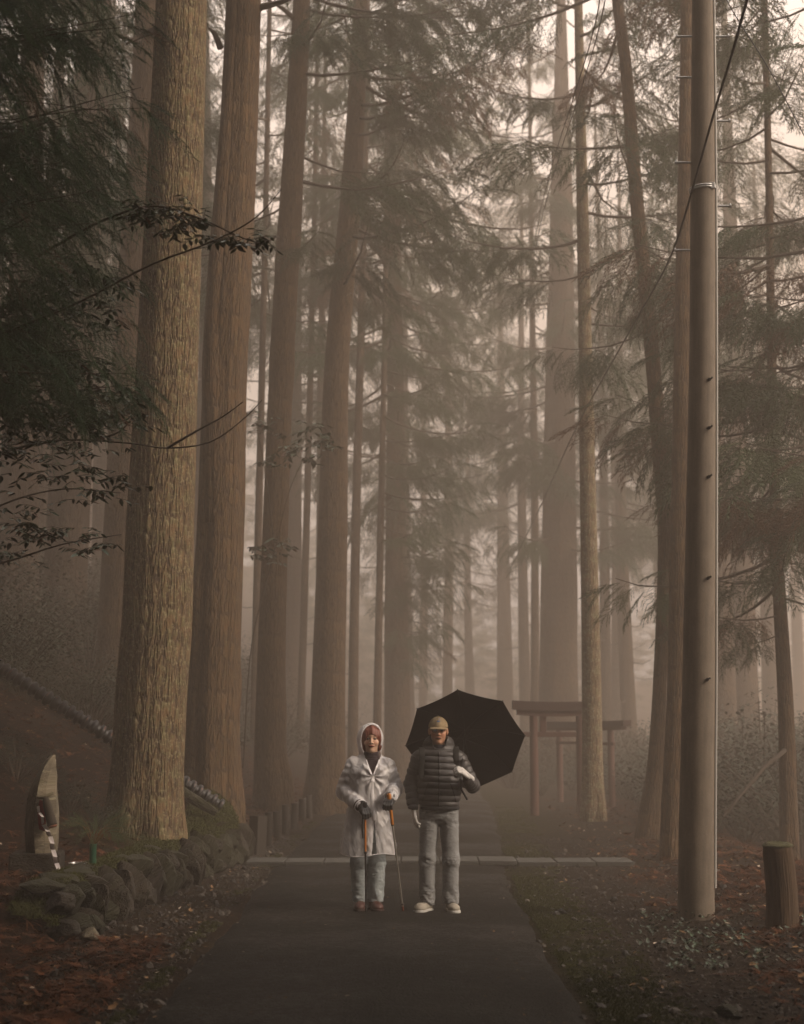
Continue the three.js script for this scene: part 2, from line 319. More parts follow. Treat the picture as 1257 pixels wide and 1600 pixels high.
// a trunk through picked places of the photograph: rows are [py, px of its middle, width in pixels], d its distance
function trunkLine(d, rows, top) {
  const pts = rows.map(([py, px]) => atZ(px, py, d)), rad = rows.map(([, , w], i) => w * perPixel(pts[i]) / 2);
  const a = pts[pts.length - 1], b = pts[pts.length - 2], up = a.clone().sub(b).normalize();
  if (a.y < top) { const k = (top - a.y) / up.y; for (const f of [0.5, 1]) { pts.push(a.clone().addScaledVector(V(up.x * 0.6, up.y, up.z * 0.6), k * f)); rad.push(lerp(rad[rows.length - 1], 0.04, f)); } }
  pts.unshift(pts[0].clone().add(V(0, -0.5, 0))); rad.unshift(rad[0] * 1.04);
  const c = new THREE.CatmullRomCurve3(pts, false, 'centripetal'), keys = pts.map((p) => p.y);
  const rAt = (y) => { let i = 0; while (i < keys.length - 2 && y > keys[i + 1]) i++; return lerp(rad[i], rad[i + 1], clamp((y - keys[i]) / (keys[i + 1] - keys[i]))); };
  const line = c.getPoints(240), pAt = (y) => { let i = 0; while (i < line.length - 2 && line[i + 1].y < y) i++; return line[i].clone().lerp(line[i + 1], clamp((y - line[i].y) / (line[i + 1].y - line[i].y))); };
  return { base: pts[1].clone(), pAt, rAt, low: pts[0].y, top: Math.min(top, pts[pts.length - 1].y) };
}
function trunkGeometry(tl, { n = 28, step = 0.35, rough = 0.05, flare = 0.35, flareH = 0.4, seed = 1, lobes = 5, groove = 0, from = tl.low, to = tl.top, knots = 0 } = {}) {
  const ys = []; for (let y = from; y < to; y += lerp(step, step * 3, clamp((y - 8) / 14))) ys.push(y); ys.push(to);
  const r0 = tl.rAt(tl.base.y + 1), per = Math.max(1, Math.round(r0 * 2 * Math.PI));
  const pts = ys.map(tl.pAt), rad = ys.map(tl.rAt), rr = rngOf(seed), ks = Array.from({ length: knots }, () => [rr() * 6.28, tl.base.y + 0.5 + rr() * 9, 0.12 + rr() * 0.2]);
  return tube(pts, rad, n, (th, along) => {
    const y = along + from, h = Math.max(0, y - tl.base.y), k = 2.2 + r0 * 2.5, cx = Math.cos(th) * k, cz = Math.sin(th) * k;
    let s = 1 + rough * 2 * (fbm(cx + seed * 9, cz + seed * 5, h * 0.22 + 0.01, 3) - 0.5) + rough * 1.1 * (vnoise(cx * 3.1 + seed, cz * 3.1, h * 0.5 + 0.01) - 0.5);
    s += flare * Math.exp(-h / flareH) * (0.6 + 0.55 * Math.cos(th * lobes + seed * 1.7 + Math.sin(th + seed) * 0.9));
    if (groove) s -= groove * Math.exp(-(((th - 4.2 + 0.05 * Math.sin(h)) / 0.22) ** 2));
    for (const [a, yy, w] of ks) { const da = Math.atan2(Math.sin(th - a), Math.cos(th - a)) * r0, dy = (y - yy) * 0.6; s += 0.09 * Math.exp(-(da * da + dy * dy) / (w * w)); }
    return s;
  }, true, per).geo();
}
const moved = (g, p) => g.translate(-p.x, -p.y, -p.z);
function cedar(name, label, o) {
  const tl = trunkLine(o.d, o.rows, o.top ?? 26), t = thing(name, label, 'tree', tl.base, o.group), r = rngOf(o.seed);
  const tk = part('trunk', moved(trunkGeometry(tl, o), tl.base), o.bark, t);
  const T = new Tri(), list = [];
  for (const [h0, h1, n, L0, L1, az0 = 0, az1 = 6.283] of o.boughs ?? []) for (let k = 0; k < n; k++) {
    const f = (k + 0.6 * r()) / n, y = lerp(h0, h1, f); list.push([tl.pAt(y).sub(tl.base), lerp(az0, az1, r()), lerp(L0, L1, f) * (0.7 + 0.5 * r()), 0.15 - 0.3 * r()]);
  }
  for (const b of o.stubs ?? []) part('broken_branch', moved(tube(curve(b.map(([px, py, dd]) => atZ(px, py, o.d + (dd ?? 0))), 6), [0.05, 0.045, 0.04, 0.035, 0.028, 0.02, 0.012], 6).geo(), tl.base), M.branchWood, t);
  if (list.length) hang(t, list, r, o.tone ?? GREEN, o.rust ?? 0.04);
  return { t, tl, tk };
}
const PI = Math.PI;
// --- the row on the left bank
const T1 = cedar('cedar_tree', 'massive lichen-flecked cedar trunk above the stone wall, nearest and thickest on the bank', { d: 16.3, seed: 21, n: 150, step: 0.09, rough: 0.035, flare: 0.16, flareH: 0.3, lobes: 5, bark: M.barkLichen, top: 25,
  rows: [[1296, 225, 118], [1200, 231, 112], [1100, 236, 111], [960, 246, 109], [830, 250, 106], [700, 256, 100], [560, 262, 95], [300, 273, 87], [0, 284, 78]],
  boughs: [[12.6, 24, 34, 3.6, 1.4]], stubs: [[[250, 46, 0], [222, 55, -0.1], [198, 69, -0.2]]] });
const T2 = cedar('cedar_tree', 'brown cedar with a dark seam between two fused stems, second trunk on the bank', { d: 19.3, seed: 22, n: 110, step: 0.12, rough: 0.05, flare: 0.1, flareH: 0.4, groove: 0.12, knots: 8, bark: M.barkRed, top: 25,
  rows: [[1252, 331, 92], [1180, 332, 84], [1100, 333, 80], [830, 344, 73], [560, 353, 67], [300, 369, 60], [0, 381, 54]],
  boughs: [[13.6, 24, 30, 3.4, 1.4]], stubs: [[[405, 12, 0], [440, 3, -0.2], [470, -8, -0.4]], [[345, 75, 0], [335, 52, -0.2], [326, 44, -0.3]]] });
{ // the second, thinner stem that has grown into it
  const tl = trunkLine(19.15, [[760, 338, 36], [560, 336, 37], [430, 341, 32], [300, 350, 28], [120, 362, 20], [0, 368, 18]], 22);
  part('stem', moved(trunkGeometry(tl, { n: 48, step: 0.15, rough: 0.06, flare: 0, seed: 5, knots: 4 }), T2.tl.base), M.barkRed, T2.t);
}
const T3 = cedar('cedar_tree', 'slim brown cedar with a bend at its foot, third trunk behind the stone wall', { d: 24.5, seed: 23, n: 60, step: 0.2, rough: 0.05, flare: 0.2, flareH: 0.5, bark: M.barkBrown, top: 26, knots: 6,
  rows: [[1222, 428, 52], [1180, 423, 46], [1100, 423, 45], [960, 426, 42], [830, 430, 40], [560, 441, 38], [300, 456, 35], [0, 472, 27]],
  boughs: [[13, 25, 24, 3.2, 1.4], [9.5, 12, 5, 2, 3]], stubs: [[[462, 30, 0], [440, 12, -0.3], [415, -2, -0.5]]] });
const T4 = cedar('cedar_tree', 'thick brown cedar trunk rising behind the plank edging, its foliage filling the mist overhead', { d: 29, seed: 24, n: 60, step: 0.25, rough: 0.04, flare: 0.2, flareH: 0.5, bark: M.barkBrown, top: 27,
  rows: [[1246, 511, 64], [1180, 512, 56], [1100, 513, 53], [830, 520, 46], [560, 527, 38], [300, 549, 32], [100, 560, 26]],
  boughs: [[10.5, 17, 15, 3.9, 3.6, -1.5, 1.5], [15, 26, 28, 3.4, 1.6]] });
// --- right of the road
const T5 = cedar('cedar_tree', 'pale straight cedar trunk standing in front of the reddish shrine gates', { d: 26.5, seed: 25, n: 40, step: 0.3, rough: 0.03, flare: 0.25, flareH: 0.5, bark: M.barkPale, top: 26,
  rows: [[1282, 928, 36], [1200, 926, 33], [1100, 925, 31], [830, 920, 26], [560, 915, 21], [300, 910, 18], [100, 906, 14]],
  boughs: [[12, 25, 34, 3.0, 1.2], [8.2, 12, 7, 1.6, 2.6]] });
const T6 = cedar('cedar_tree', 'leaning dark cedar with a curved foot between the gates and the concrete pole', { d: 22, seed: 26, n: 48, step: 0.25, rough: 0.05, flare: 0.35, flareH: 0.45, lobes: 3, bark: M.barkBrown, top: 25,
  rows: [[1312, 1010, 34], [1260, 1016, 29], [1200, 1024, 25], [1080, 1031, 21], [830, 1039, 22], [700, 1030, 23], [560, 1020, 23], [300, 994, 21], [100, 978, 18], [0, 965, 17]],
  boughs: [[12.5, 24, 20, 2.8, 1.2], [7.5, 12, 6, 1.5, 2.4]] });
const T7 = cedar('cedar_tree', 'straight brown cedar trunk half hidden by the concrete pole', { d: 18.4, seed: 27, n: 48, step: 0.25, rough: 0.03, flare: 0.12, flareH: 0.4, bark: M.barkRed, top: 24, knots: 5,
  rows: [[1352, 1046, 32], [1200, 1053, 31], [1100, 1057, 30], [830, 1062, 27], [560, 1066, 26], [300, 1071, 24], [0, 1075, 22]],
  boughs: [[16, 23, 8, 2.2, 1.2]] });
const T8 = cedar('cedar_tree', 'slender cedar hung with low drooping boughs at the right edge beyond the cut post', { d: 21, seed: 28, n: 32, step: 0.3, rough: 0.04, flare: 0.2, bark: M.barkBrown, top: 22,
  rows: [[1330, 1234, 29], [1200, 1231, 26], [1100, 1228, 24], [830, 1213, 18], [560, 1206, 14], [300, 1202, 11]],
  boughs: [[3.6, 21, 96, 2.4, 1.2], [2.8, 9, 20, 1.4, 2.4]], tone: [0.044, 0.066, 0.028], rust: 0.22 });
const T9 = cedar('cedar_tree', 'huge hazy cedar trunk rising behind the nearer shrine gate', { d: 44, seed: 29, n: 40, step: 0.4, rough: 0.06, flare: 0.1, bark: M.barkFar, top: 28,
  rows: [[1240, 873, 66], [1100, 873, 62], [830, 874, 54], [560, 876, 44], [300, 878, 34]],
  boughs: [[7, 20, 36, 3.8, 3.4], [20, 29, 18, 3.0, 1.5]] });
cedar('cedar_tree', 'thin hazy cedar trunk close beside the huge one, on its road side', { d: 48, seed: 30, n: 20, step: 0.5, flare: 0.1, bark: M.barkFar, top: 27, rows: [[1230, 836, 15], [830, 836, 12], [560, 833, 10], [400, 831, 8]], boughs: [[11, 26, 34, 3.2, 1.2]] });
cedar('cedar_tree', 'thin dark cedar with ragged boughs leaning over the left of the road in the mist', { d: 37, seed: 31, n: 20, step: 0.5, flare: 0.15, bark: M.barkFar, top: 27, rows: [[1240, 588, 14], [1000, 592, 12], [830, 595, 11], [600, 600, 9]],
  boughs: [[6.2, 12, 14, 2.2, 3.2, -1.6, 1.6], [11, 26, 40, 3.4, 1.4]] });
cedar('cedar_tree', 'broad dim trunk in the mist behind the woman, wrapped in dark boughs low down', { d: 41, seed: 32, n: 28, step: 0.5, flare: 0.1, bark: M.barkFar, top: 27, rows: [[1240, 622, 44], [1000, 620, 38], [830, 619, 32], [600, 618, 26]],
  boughs: [[3.6, 7, 16, 1.6, 2.0, -2, 2], [8, 26, 50, 3.8, 1.4]] });
cedar('cedar_tree', 'straight dim trunk touching the right side of the thick cedar by the edging', { d: 36, seed: 33, n: 20, step: 0.5, flare: 0.1, bark: M.barkFar, top: 27, rows: [[1240, 551, 17], [830, 556, 14], [600, 562, 12], [300, 570, 10]], boughs: [[13, 26, 36, 3.6, 1.4]] });
cedar('cedar_tree', 'pale cedar trunk in the mist left of the massive trunk, above the green boughs', { d: 25, seed: 34, n: 32, step: 0.4, flare: 0.1, bark: M.barkBrown, top: 26, rows: [[1090, 176, 56], [800, 190, 52], [560, 200, 48], [300, 216, 42], [0, 231, 36]], boughs: [[13, 25, 30, 3.6, 1.4]] });
cedar('cedar_tree', 'wide faint trunk in the upper left corner behind the green boughs', { d: 31, seed: 35, n: 32, step: 0.5, flare: 0.1, bark: M.barkFar, top: 26, rows: [[1070, 96, 70], [560, 118, 62], [0, 150, 52]], boughs: [[10, 25, 40, 4.2, 1.4]] });
cedar('cedar_tree', 'very thin pole-like trunk between the third trunk and the thick cedar', { d: 39, seed: 36, n: 14, step: 0.6, flare: 0.1, bark: M.barkFar, top: 25, rows: [[1140, 470, 12], [830, 479, 11], [400, 490, 8]], boughs: [[12, 24, 26, 2.8, 1.2]] });
cedar('cedar_tree', 'very thin pole-like trunk just right of the cedar with the dark seam', { d: 33, seed: 37, n: 14, step: 0.6, flare: 0.1, bark: M.barkFar, top: 25, rows: [[1120, 398, 13], [830, 404, 12], [400, 414, 9]], boughs: [[11, 24, 28, 3, 1.2]] });
cedar('cedar_tree', 'cedar beyond the right edge whose tall boughs hang into the upper right corner', { d: 19, seed: 38, n: 24, step: 0.4, flare: 0.1, bark: M.barkBrown, top: 20, rows: [[1370, 1345, 34], [800, 1335, 28], [300, 1325, 20]],
  boughs: [[4, 9, 22, 2.0, 2.6], [9, 19, 20, 2.2, 1.2]], tone: [0.044, 0.066, 0.028], rust: 0.12 });

// --- the wood behind: a few grown cedars, each set down again and again
{
  const r = rngOf(77), kinds = [];
  for (let k = 0; k < 3; k++) {
    const h = 25 + 2 * r(), g = new THREE.Group(), q = rngOf(500 + k), T = new Tri(), bend = (q() - 0.5) * 1.2;
    const pAt = (y) => V(bend * Math.sin(y / h * 2.6) * 0.5, y, 0.3 * bend * Math.sin(y / h * 4)), rAt = (y) => 0.03 + (0.2 + 0.1 * (k % 3)) * (1 - y / h) ** 0.8;
    part('trunk', trunkGeometry({ base: V(0, 0, 0), low: -0.8, top: h, pAt, rAt: (y) => rAt(Math.max(0, y)) }, { n: 16, step: 0.6, rough: 0.05, flare: 0.2, seed: 90 + k }), M.barkFar, g);
    const lo = 8.5 + 3 * q();
    const list = [];
    for (let b = 0; b < 38; b++) { const f = (b + q()) / 38, y = lerp(lo, h - 0.5, f); list.push([pAt(y), q() * 6.283, lerp(3.6, 0.9, f) * (0.65 + 0.6 * q()), 0.1 - 0.3 * q()]); }
    for (let b = 0; b < 8; b++) tube([pAt(lerp(3, lo, b / 8)), pAt(lerp(3, lo, b / 8)).add(V(Math.cos(b * 2.4) * 0.7, -0.1, Math.sin(b * 2.4) * 0.7)), pAt(lerp(3, lo, b / 8)).add(V(Math.cos(b * 2.5) * 1.3, -0.1 + 0.3 * q(), Math.sin(b * 2.5) * 1.3))], [0.025, 0.016, 0.006], 5, null, false, 0, T);
    part('dead_branches', T.geo(), M.branchWood, g).userData.kind = 'stuff';
    grow(g, list, q, GREEN);
    kinds.push(g);
  }
  const spots = [];
  // picked ones seen against the pale corridor
  for (const [px, d] of [[697, 66], [738, 78], [790, 70], [822, 60], [985, 50], [1130, 38], [945, 52], [962, 60], [1165, 43], [660, 74], [640, 58], [452, 50], [505, 47], [300, 42], [350, 48], [262, 36], [60, 38], [20, 30], [150, 44]]) { const x = atZ(px, 1100, d).x; spots.push([x, d, true]); }
  for (let k = 0; k < 420 && spots.length < 66; k++) {
    const d = 34 + 76 * r(), side = r() < 0.5 ? -1 : 1, x = side < 0 ? -2.6 - 30 * r() - (d > 60 ? -1 : 0) : 3.4 + d * 0.03 + 30 * r();
    if (d > 40 && x / d > 0.005 && x / d < 0.12 || d > 52 && x / d > -0.07 && x / d < 0.17) continue;           // the way through the wood stays open to the sky
    if (spots.every(([a, b]) => Math.hypot(a - x, b - d) > 3.6) && Math.abs(x) < d * 0.34 + 6) spots.push([x, d, true]);
  }
  { // the wood on the far rise, too faint and far to tell its trees apart
    const ms = []; for (let k = 0; k < 170; k++) { const d = 92 + 80 * r(), x = (r() - 0.5) * d * 0.9; ms.push(new THREE.Matrix4().compose(V(x, groundY(x, -d) - 3, -d), new THREE.Quaternion().setFromEuler(new THREE.Euler(0, r() * 6.28, 0)), V(0.7, 0.4 + 0.2 * r(), 0.7))); }
    stuff('far_wood', kinds[0].getObjectByName('foliage').geometry, M.needles, ms, null, 'faint mass of trees on the rise at the end of the road', 'wood');
  }
  // the close-grown wood round the place where the picture was taken, whose crowns meet over the road
  const dense = [0, 1, 2].map((k) => {
    const g = new THREE.Group(), q = rngOf(540 + k), h = k < 2 ? 17 : 14, pAt = (y) => V(0.2 * Math.sin(y * 0.4), y, 0.15 * Math.sin(y * 0.5));
    part('trunk', trunkGeometry({ base: V(0, 0, 0), low: -0.8, top: h, pAt, rAt: (y) => 0.03 + 0.3 * (1 - Math.max(0, y) / h) ** 0.8 }, { n: 14, step: 0.8, rough: 0.05, flare: 0.2, seed: 95 + k }), M.barkFar, g);
    const list = []; for (let b = 0; b < 34; b++) { const f = (b + q()) / 34, y = lerp(k < 2 ? 10.2 : 1.6, h - 0.5, f); list.push([pAt(y), b * 2.4 + q(), lerp(5.2, 1.5, f) * (0.75 + 0.4 * q()), 0.15 * q()]); }
    grow(g, list, q, DARK, COARSE);
    return g;
  });
  const shade = [];
  for (let z = 18; z > -34; z -= 4.3) for (let x = -21; x < 14; x += 4.3) {
    const X = x + (r() - 0.5) * 1.4, d = -(z + (r() - 0.5) * 1.4);
    if (d > 2 ? Math.abs(X) < d * 0.31 + 1.4 : Math.abs(X) < 2.1) continue;
    if (X > 0 && (d > 10 || d > 3.5 && X > 6.4 || d > -6 && X > 8) || d > 26) continue;
    shade.push([X, d, d > 9 ? 3 : 0]);
  }
  for (const [x, z] of [[8, 2], [11.5, 3.5], [9, 6], [14, 6], [12.5, 9.5], [6.5, 9]]) shade.push([x, -z, 2]);  // unseen low-crowned trees, added to keep the sun off the near haze
  for (let x = -15; x < 11; x += 4.2) shade.push([x + r(), -14 - 2 * r(), 2]);  // unseen row behind the camera, added to shut out low sky light
  for (const [x, d] of [[9.5, 1], [10, 4.6], [10.4, 8], [9.8, 12.5], [9.6, 16], [13, 13], [13, 6]]) shade.push([x, d, 4]);  // squat unseen trees, added to block low sky light from the right
  for (const [x, d] of [[8.4, 4.3], [9.5, 1], [12.5, 0.5]]) shade.push([x, d, 5]);  // narrow unseen trees, added to shade the near left but not the people

  shade.forEach(([x, d, low], i) => {
    const g = (low === 3 ? kinds[i % 3] : dense[low && low < 6 ? 2 : i % 2]).clone(); g.name = numbered('cedar_tree'); g.position.set(x, Math.min(groundY(x, -d), 5), -d); g.rotation.y = r() * 6.283; const s = 0.95 + 0.15 * r(); const wide = low === 3 ? 1 : low === 4 ? 0.85 : low > 4 || x > 0 && d > -3 ? 0.72 : 1.25; g.scale.set(s * wide, low === 4 ? 0.28 : s, s * wide);
    g.userData = { label: low === 3 ? 'dim tall cedar of the bank standing left of the massive trunk' : 'unseen cedar of the same wood, placed outside the picture for its shade', category: 'tree', group: low === 3 ? 'cedars of the dark bank' : 'cedars outside the picture' }; scene.add(g);
  });
  spots.forEach(([x, d, seen], i) => {
    const g = kinds[i % 3].clone(); g.name = numbered('cedar_tree'); g.position.set(x, groundY(x, -d), -d); g.rotation.y = r() * 6.283; const s = 0.85 + 0.3 * r(); g.scale.set(s, Math.min(s, 1.0, (27 - g.position.y) / 27), s);
    g.userData = { label: d > 50 ? 'faint straight cedar dissolving into the pale mist deep in the wood' : 'dim straight cedar standing in the misty wood behind the nearer trunks', category: 'tree', group: d > 50 ? 'faint cedars dissolving into the mist' : 'dim cedars of the wood behind' };
    scene.add(g);
  });
}
// ------------------------------------------------------------------ stone, wood and concrete
{
  const w = 512, a = tileNoise(w, w, 7, 7, 5, 51), b = tileNoise(w, w, 30, 30, 3, 52), m = tileNoise(w, w, 9, 9, 5, 53), p = tileNoise(w, w, 90, 90, 2, 54), s = tileNoise(w, w, 5, 70, 3, 55), kn = tileNoise(w, w, 60, 4, 3, 56);
  const moss = (k) => texture(w, w, (i) => { let c = mix3([0.05, 0.043, 0.034], [0.15, 0.13, 0.1], clamp(a[i] * 1.4 - 0.2 + (p[i] - 0.5) * 0.5)); c = mix3(c, [0.06, 0.062, 0.014], clamp((m[i] - 0.52 + k) * 7) * (0.7 + 0.3 * b[i])); return mix3(c, [0.27, 0.26, 0.2], clamp((b[i] - 0.7) * 8) * 0.6); });
  const bump = texture(w, w, (i) => grey(clamp(a[i] * 0.7 + b[i] * 0.3 + p[i] * 0.12)), false);
  M.stoneDry = mat({ map: moss(-0.04), bumpMap: bump, bumpScale: 0.05, color: rgb(0.26, 0.22, 0.165) });
  M.stoneMoss = mat({ map: moss(0.1), bumpMap: bump, bumpScale: 0.05, color: rgb(0.26, 0.26, 0.15) });
  M.stonePale = mat({ map: moss(-0.2), bumpMap: bump, bumpScale: 0.02, color: rgb(1.35, 1.3, 1.1) });
  M.concrete = mat({ map: texture(w, w, (i) => mix3([0.12, 0.096, 0.07], [0.22, 0.176, 0.128], clamp(0.15 + a[i] * 0.5 + (p[i] - 0.5) * 0.45 + (kn[i] - 0.5) * 0.8 + (m[i] - 0.5) * 0.7))), bumpMap: bump, bumpScale: 0.003, roughness: 0.8 });
  M.lids = mat({ map: texture(w, w, (i) => mix3([0.022, 0.022, 0.018], [0.08, 0.078, 0.066], clamp(a[i] * 1.5 - 0.2 + (p[i] - 0.5) * 0.7))), bumpMap: bump, bumpScale: 0.006 });
  const wood = (lo, hi) => texture(w, w, (i) => mix3(lo, hi, clamp(kn[i] * 1.3 - 0.2 + (p[i] - 0.5) * 0.5)));
  M.oldWood = mat({ map: wood([0.03, 0.024, 0.017], [0.1, 0.082, 0.055]), bumpMap: texture(w, w, (i) => grey(kn[i]), false), bumpScale: 0.008 });
  M.darkPost = mat({ map: M.oldWood.map, color: rgb(0.45, 0.42, 0.42) });
  M.vermilion = mat({ map: texture(w, w, (i) => mix3([0.06, 0.024, 0.016], [0.11, 0.042, 0.027], clamp(a[i] + (p[i] - 0.5) * 0.5))), roughness: 0.7 });
  M.vermilionTop = mat({ map: M.vermilion.map, color: rgb(0.55, 0.6, 0.65), roughness: 0.7 });
  M.mossWood = mat({ map: texture(w, w, (i) => mix3([0.025, 0.026, 0.007], [0.085, 0.076, 0.022], clamp(b[i] * 1.2 - 0.1))), bumpMap: bump, bumpScale: 0.02 });
}
M.steel = mat({ color: rgb(0.42, 0.42, 0.41), metalness: 0.9, roughness: 0.45 });
M.blackPlastic = mat({ color: rgb(0.012, 0.012, 0.013), roughness: 0.35 });
M.cable = mat({ color: rgb(0.015, 0.014, 0.014), roughness: 0.6 });

function stoneGeometry(seed) {
  let g = mergeVertices(new THREE.IcosahedronGeometry(0.5, 5).deleteAttribute('normal').deleteAttribute('uv'), 1e-4);
  const p = g.attributes.position, uv = new Float32Array(p.count * 2), v = V(), r = rngOf(seed), cuts = Array.from({ length: 14 }, () => [V(r() - 0.5, r() - 0.5, r() - 0.5).normalize(), 0.26 + 0.16 * r()]);
  for (let i = 0; i < p.count; i++) {
    v.fromBufferAttribute(p, i);
    for (const [n, k] of cuts) { const s = v.dot(n); if (s > k) v.addScaledVector(n, (k - s) * 0.92); }
    v.multiplyScalar(1 + 0.2 * (fbm(v.x * 5 + seed, v.y * 5, v.z * 5 + 3.01, 4) - 0.5) + 0.1 * (fbm(v.x * 19 + seed, v.y * 19, v.z * 19 + 3.01, 2) - 0.5)); p.setXYZ(i, v.x, v.y, v.z);
    uv[i * 2] = v.x + v.z * 0.7; uv[i * 2 + 1] = v.y + v.z * 0.3;
  }
  g.setAttribute('uv', new THREE.BufferAttribute(uv, 2)); return toCreasedNormals(g, 0.35);
}
const stones = [1, 2, 3, 4, 5, 6].map((k) => stoneGeometry(k * 31));
{ // the dry wall at the foot of the bank
  const r = rngOf(5), t = thing('stone_wall', 'low dry-stone wall of leaning mossy stones holding the left bank', 'wall', V(wallX(15), 0, -15)), at = (x, y, d, sx, sy, sz, ry, rz, rx, m) => {
    const s = part('stone', stones[Math.floor(r() * 6)], m, t); s.position.set(x - t.position.x, y, -d - t.position.z); s.scale.set(sx, sy, sz); s.rotation.set(rx, ry, rz, 'YXZ');
  };
  const turn = Math.atan2(wallX(19) - wallX(12), 7);
  for (let d = 11.55; d < 19.15;) {
    const L = 0.13 + 0.15 * r(), H = 0.42 + 0.03 * Math.sin(d * 2), k = r() < 0.6 ? 1 : 2; let y = -0.03;
    for (let c = 0; c < k; c++) {
      const h = (H / k) * (0.9 + 0.25 * r());
      at(wallX(d + L / 2) + 0.02 - 0.05 * c + 0.04 * (r() - 0.5), y + h / 2, d + L / 2 + 0.04 * (r() - 0.5), 0.36, h * 1.3, L * 1.35, -turn + (r() - 0.5) * 0.7, 0.12 + (r() - 0.5) * 0.3, 0.42 + (r() - 0.5) * 0.6, r() < 0.6 ? M.stoneMoss : M.stoneDry);
      y += h;
    }
    d += L;
  }
  for (let k = 0; k < 16; k++) { const d = 11.6 + 7.5 * (k + r() * 0.6) / 16; at(wallX(d) - 0.22, 0.36 + 0.04 * r(), d, 0.36, 0.16, 0.3 + 0.15 * r(), r() * 3, 0, 0, M.stoneMoss); }
  for (const [px, py, sx, sy, m] of [[118, 1448, 0.3, 0.32, M.stoneDry], [140, 1462, 0.17, 0.14, M.stonePale], [128, 1432, 0.14, 0.3, M.stonePale], [152, 1450, 0.2, 0.2, M.stoneMoss], [88, 1440, 0.34, 0.26, M.stoneMoss], [60, 1425, 0.4, 0.22, M.stoneMoss], [20, 1418, 0.36, 0.2, M.stoneMoss]]) { const p = onY(px, py, 0.05); at(p.x, 0.06 + Math.max(0, (wallX(11.5) - p.x) * 0.25), -p.z, sx, sy, sx, r() * 3, 0.2, 0.1, m); }
}
{ // plank edging farther on
  const t = thing('plank_edging', 'low edging of weathered planks nailed to dark posts along the left of the road', 'fence', V(wallX(26), 0, -26)), r = rngOf(9);
  const ds = [19.5, 20.75, 21.9, 23.1, 24.4, 25.8, 27.3, 28.9, 30.6, 32.4, 34.3, 36.3], P = (d) => V(wallX(d) - t.position.x, 0, -d - t.position.z);
  const post = new THREE.CylinderGeometry(0.055, 0.06, 0.56, 9).translate(0, 0.16, 0), big = box(0.17, 0.56, 0.17, 0, 0.19, 0, 0.012);
  ds.forEach((d, i) => {
    const q = part('post', i ? post : big, M.darkPost, t); q.position.copy(P(d)).add(V(0.035, 0, 0)); q.rotation.set((r() - 0.5) * 0.08, r(), (r() - 0.5) * 0.08); q.scale.y = 0.92 + 0.16 * r();
    if (i === ds.length - 1) return;
    const a = P(d), b = P(ds[i + 1]), L = a.distanceTo(b), dir = Math.atan2(b.x - a.x, b.z - a.z);
    for (let k = 0; k < 3; k++) { const s = part('plank', box(0.032, 0.1, L - 0.02, 0, 0, 0, 0.006), M.oldWood, t); s.position.copy(a).lerp(b, 0.5).add(V(-0.05, 0.06 + 0.125 * k + 0.01 * (r() - 0.5), 0)); s.rotation.set((r() - 0.5) * 0.02, dir, 0); }
  });
}
{ // drain lids across the road
  const a = onY(386, 1351, 0), b = onY(985, 1349, 0), n = 10, t = thing('drain_cover', 'row of worn pale concrete drain lids laid across the road behind the two people', 'drain cover', V((a.x + b.x) / 2, 0, (a.z + b.z) / 2)), r = rngOf(3), L = (b.x - a.x) / n;
  for (let k = 0; k < n; k++) { const s = part('slab', box(L - 0.015, 0.06, 0.6, 0, 0, 0, 0.012), M.lids, t); s.position.set(a.x + L * (k + 0.5) - t.position.x, 0.012 + 0.006 * r() + (k > 2 && k < 7 ? 0.022 : 0.006), 0.02 * (r() - 0.5)); s.rotation.set((r() - 0.5) * 0.02, (r() - 0.5) * 0.02, (r() - 0.5) * 0.01); }
}
function gate(label, L, R, h, o) {
  const c = L.clone().lerp(R, 0.5), t = thing('shrine_gate', label, 'gate', c), dir = R.clone().sub(L).setY(0), len = dir.length(), ry = Math.atan2(-dir.z, dir.x), half = len / 2;
  const put = (m) => { m.rotation.y = ry; return m; };
  for (const s of [-1, 1]) part('post', new THREE.CylinderGeometry(o.r * 0.9, o.r, h, 14).translate(0, h / 2, 0), M.vermilion, t).position.copy((s < 0 ? L : R).clone().sub(c));
  const beam = (w, hh, dp, up) => { const g = box(w, hh, dp, 0, 0, 0, 0.015), p = g.attributes.position; for (let i = 0; i < p.count; i++) { const k = Math.abs(p.getX(i)) / (w / 2); p.setY(i, p.getY(i) + up * k * k); } g.computeVertexNormals(); return g; };
  const sub = new THREE.BoxGeometry(1, 1, 1, 12, 1, 1), curved = (w, hh, dp, up) => { const g = sub.clone().scale(w, hh, dp), p = g.attributes.position; for (let i = 0; i < p.count; i++) { const k = Math.abs(p.getX(i)) / (w / 2); p.setY(i, p.getY(i) + up * k * k); } g.computeVertexNormals(); return g; };
  put(part('lintel', curved(len + o.over * 2, o.beam, o.beam * 1.5, o.up), M.vermilionTop, t)).position.y = h + o.beam / 2;
  put(part('under_lintel', curved(len + o.over * 1.6, o.beam * 0.6, o.beam, o.up), M.vermilion, t)).position.y = h - o.beam * 0.3 - 0.002;
  put(part('tie_beam', box(len + o.tie * 2, o.beam * 0.55, o.beam * 0.5), M.vermilion, t)).position.y = h * o.tieAt;
  put(part('strut', box(o.beam * 0.7, h * (1 - o.tieAt) - o.beam * 0.5, o.beam * 0.5), M.vermilion, t)).position.set(o.strut * Math.cos(ry), h * (1 + o.tieAt) / 2 - o.beam * 0.1, -o.strut * Math.sin(ry));
}
gate('small faded reddish-brown shrine gate with a heavy dark lintel, left of the pale trunk', atZ(836, 1279, 28.3).setY(-0.05), atZ(909, 1279, 28.3).setY(-0.05), 2.0, { r: 0.085, over: 0.4, beam: 0.17, up: 0.03, tie: 0.22, tieAt: 0.78, strut: -0.26 });
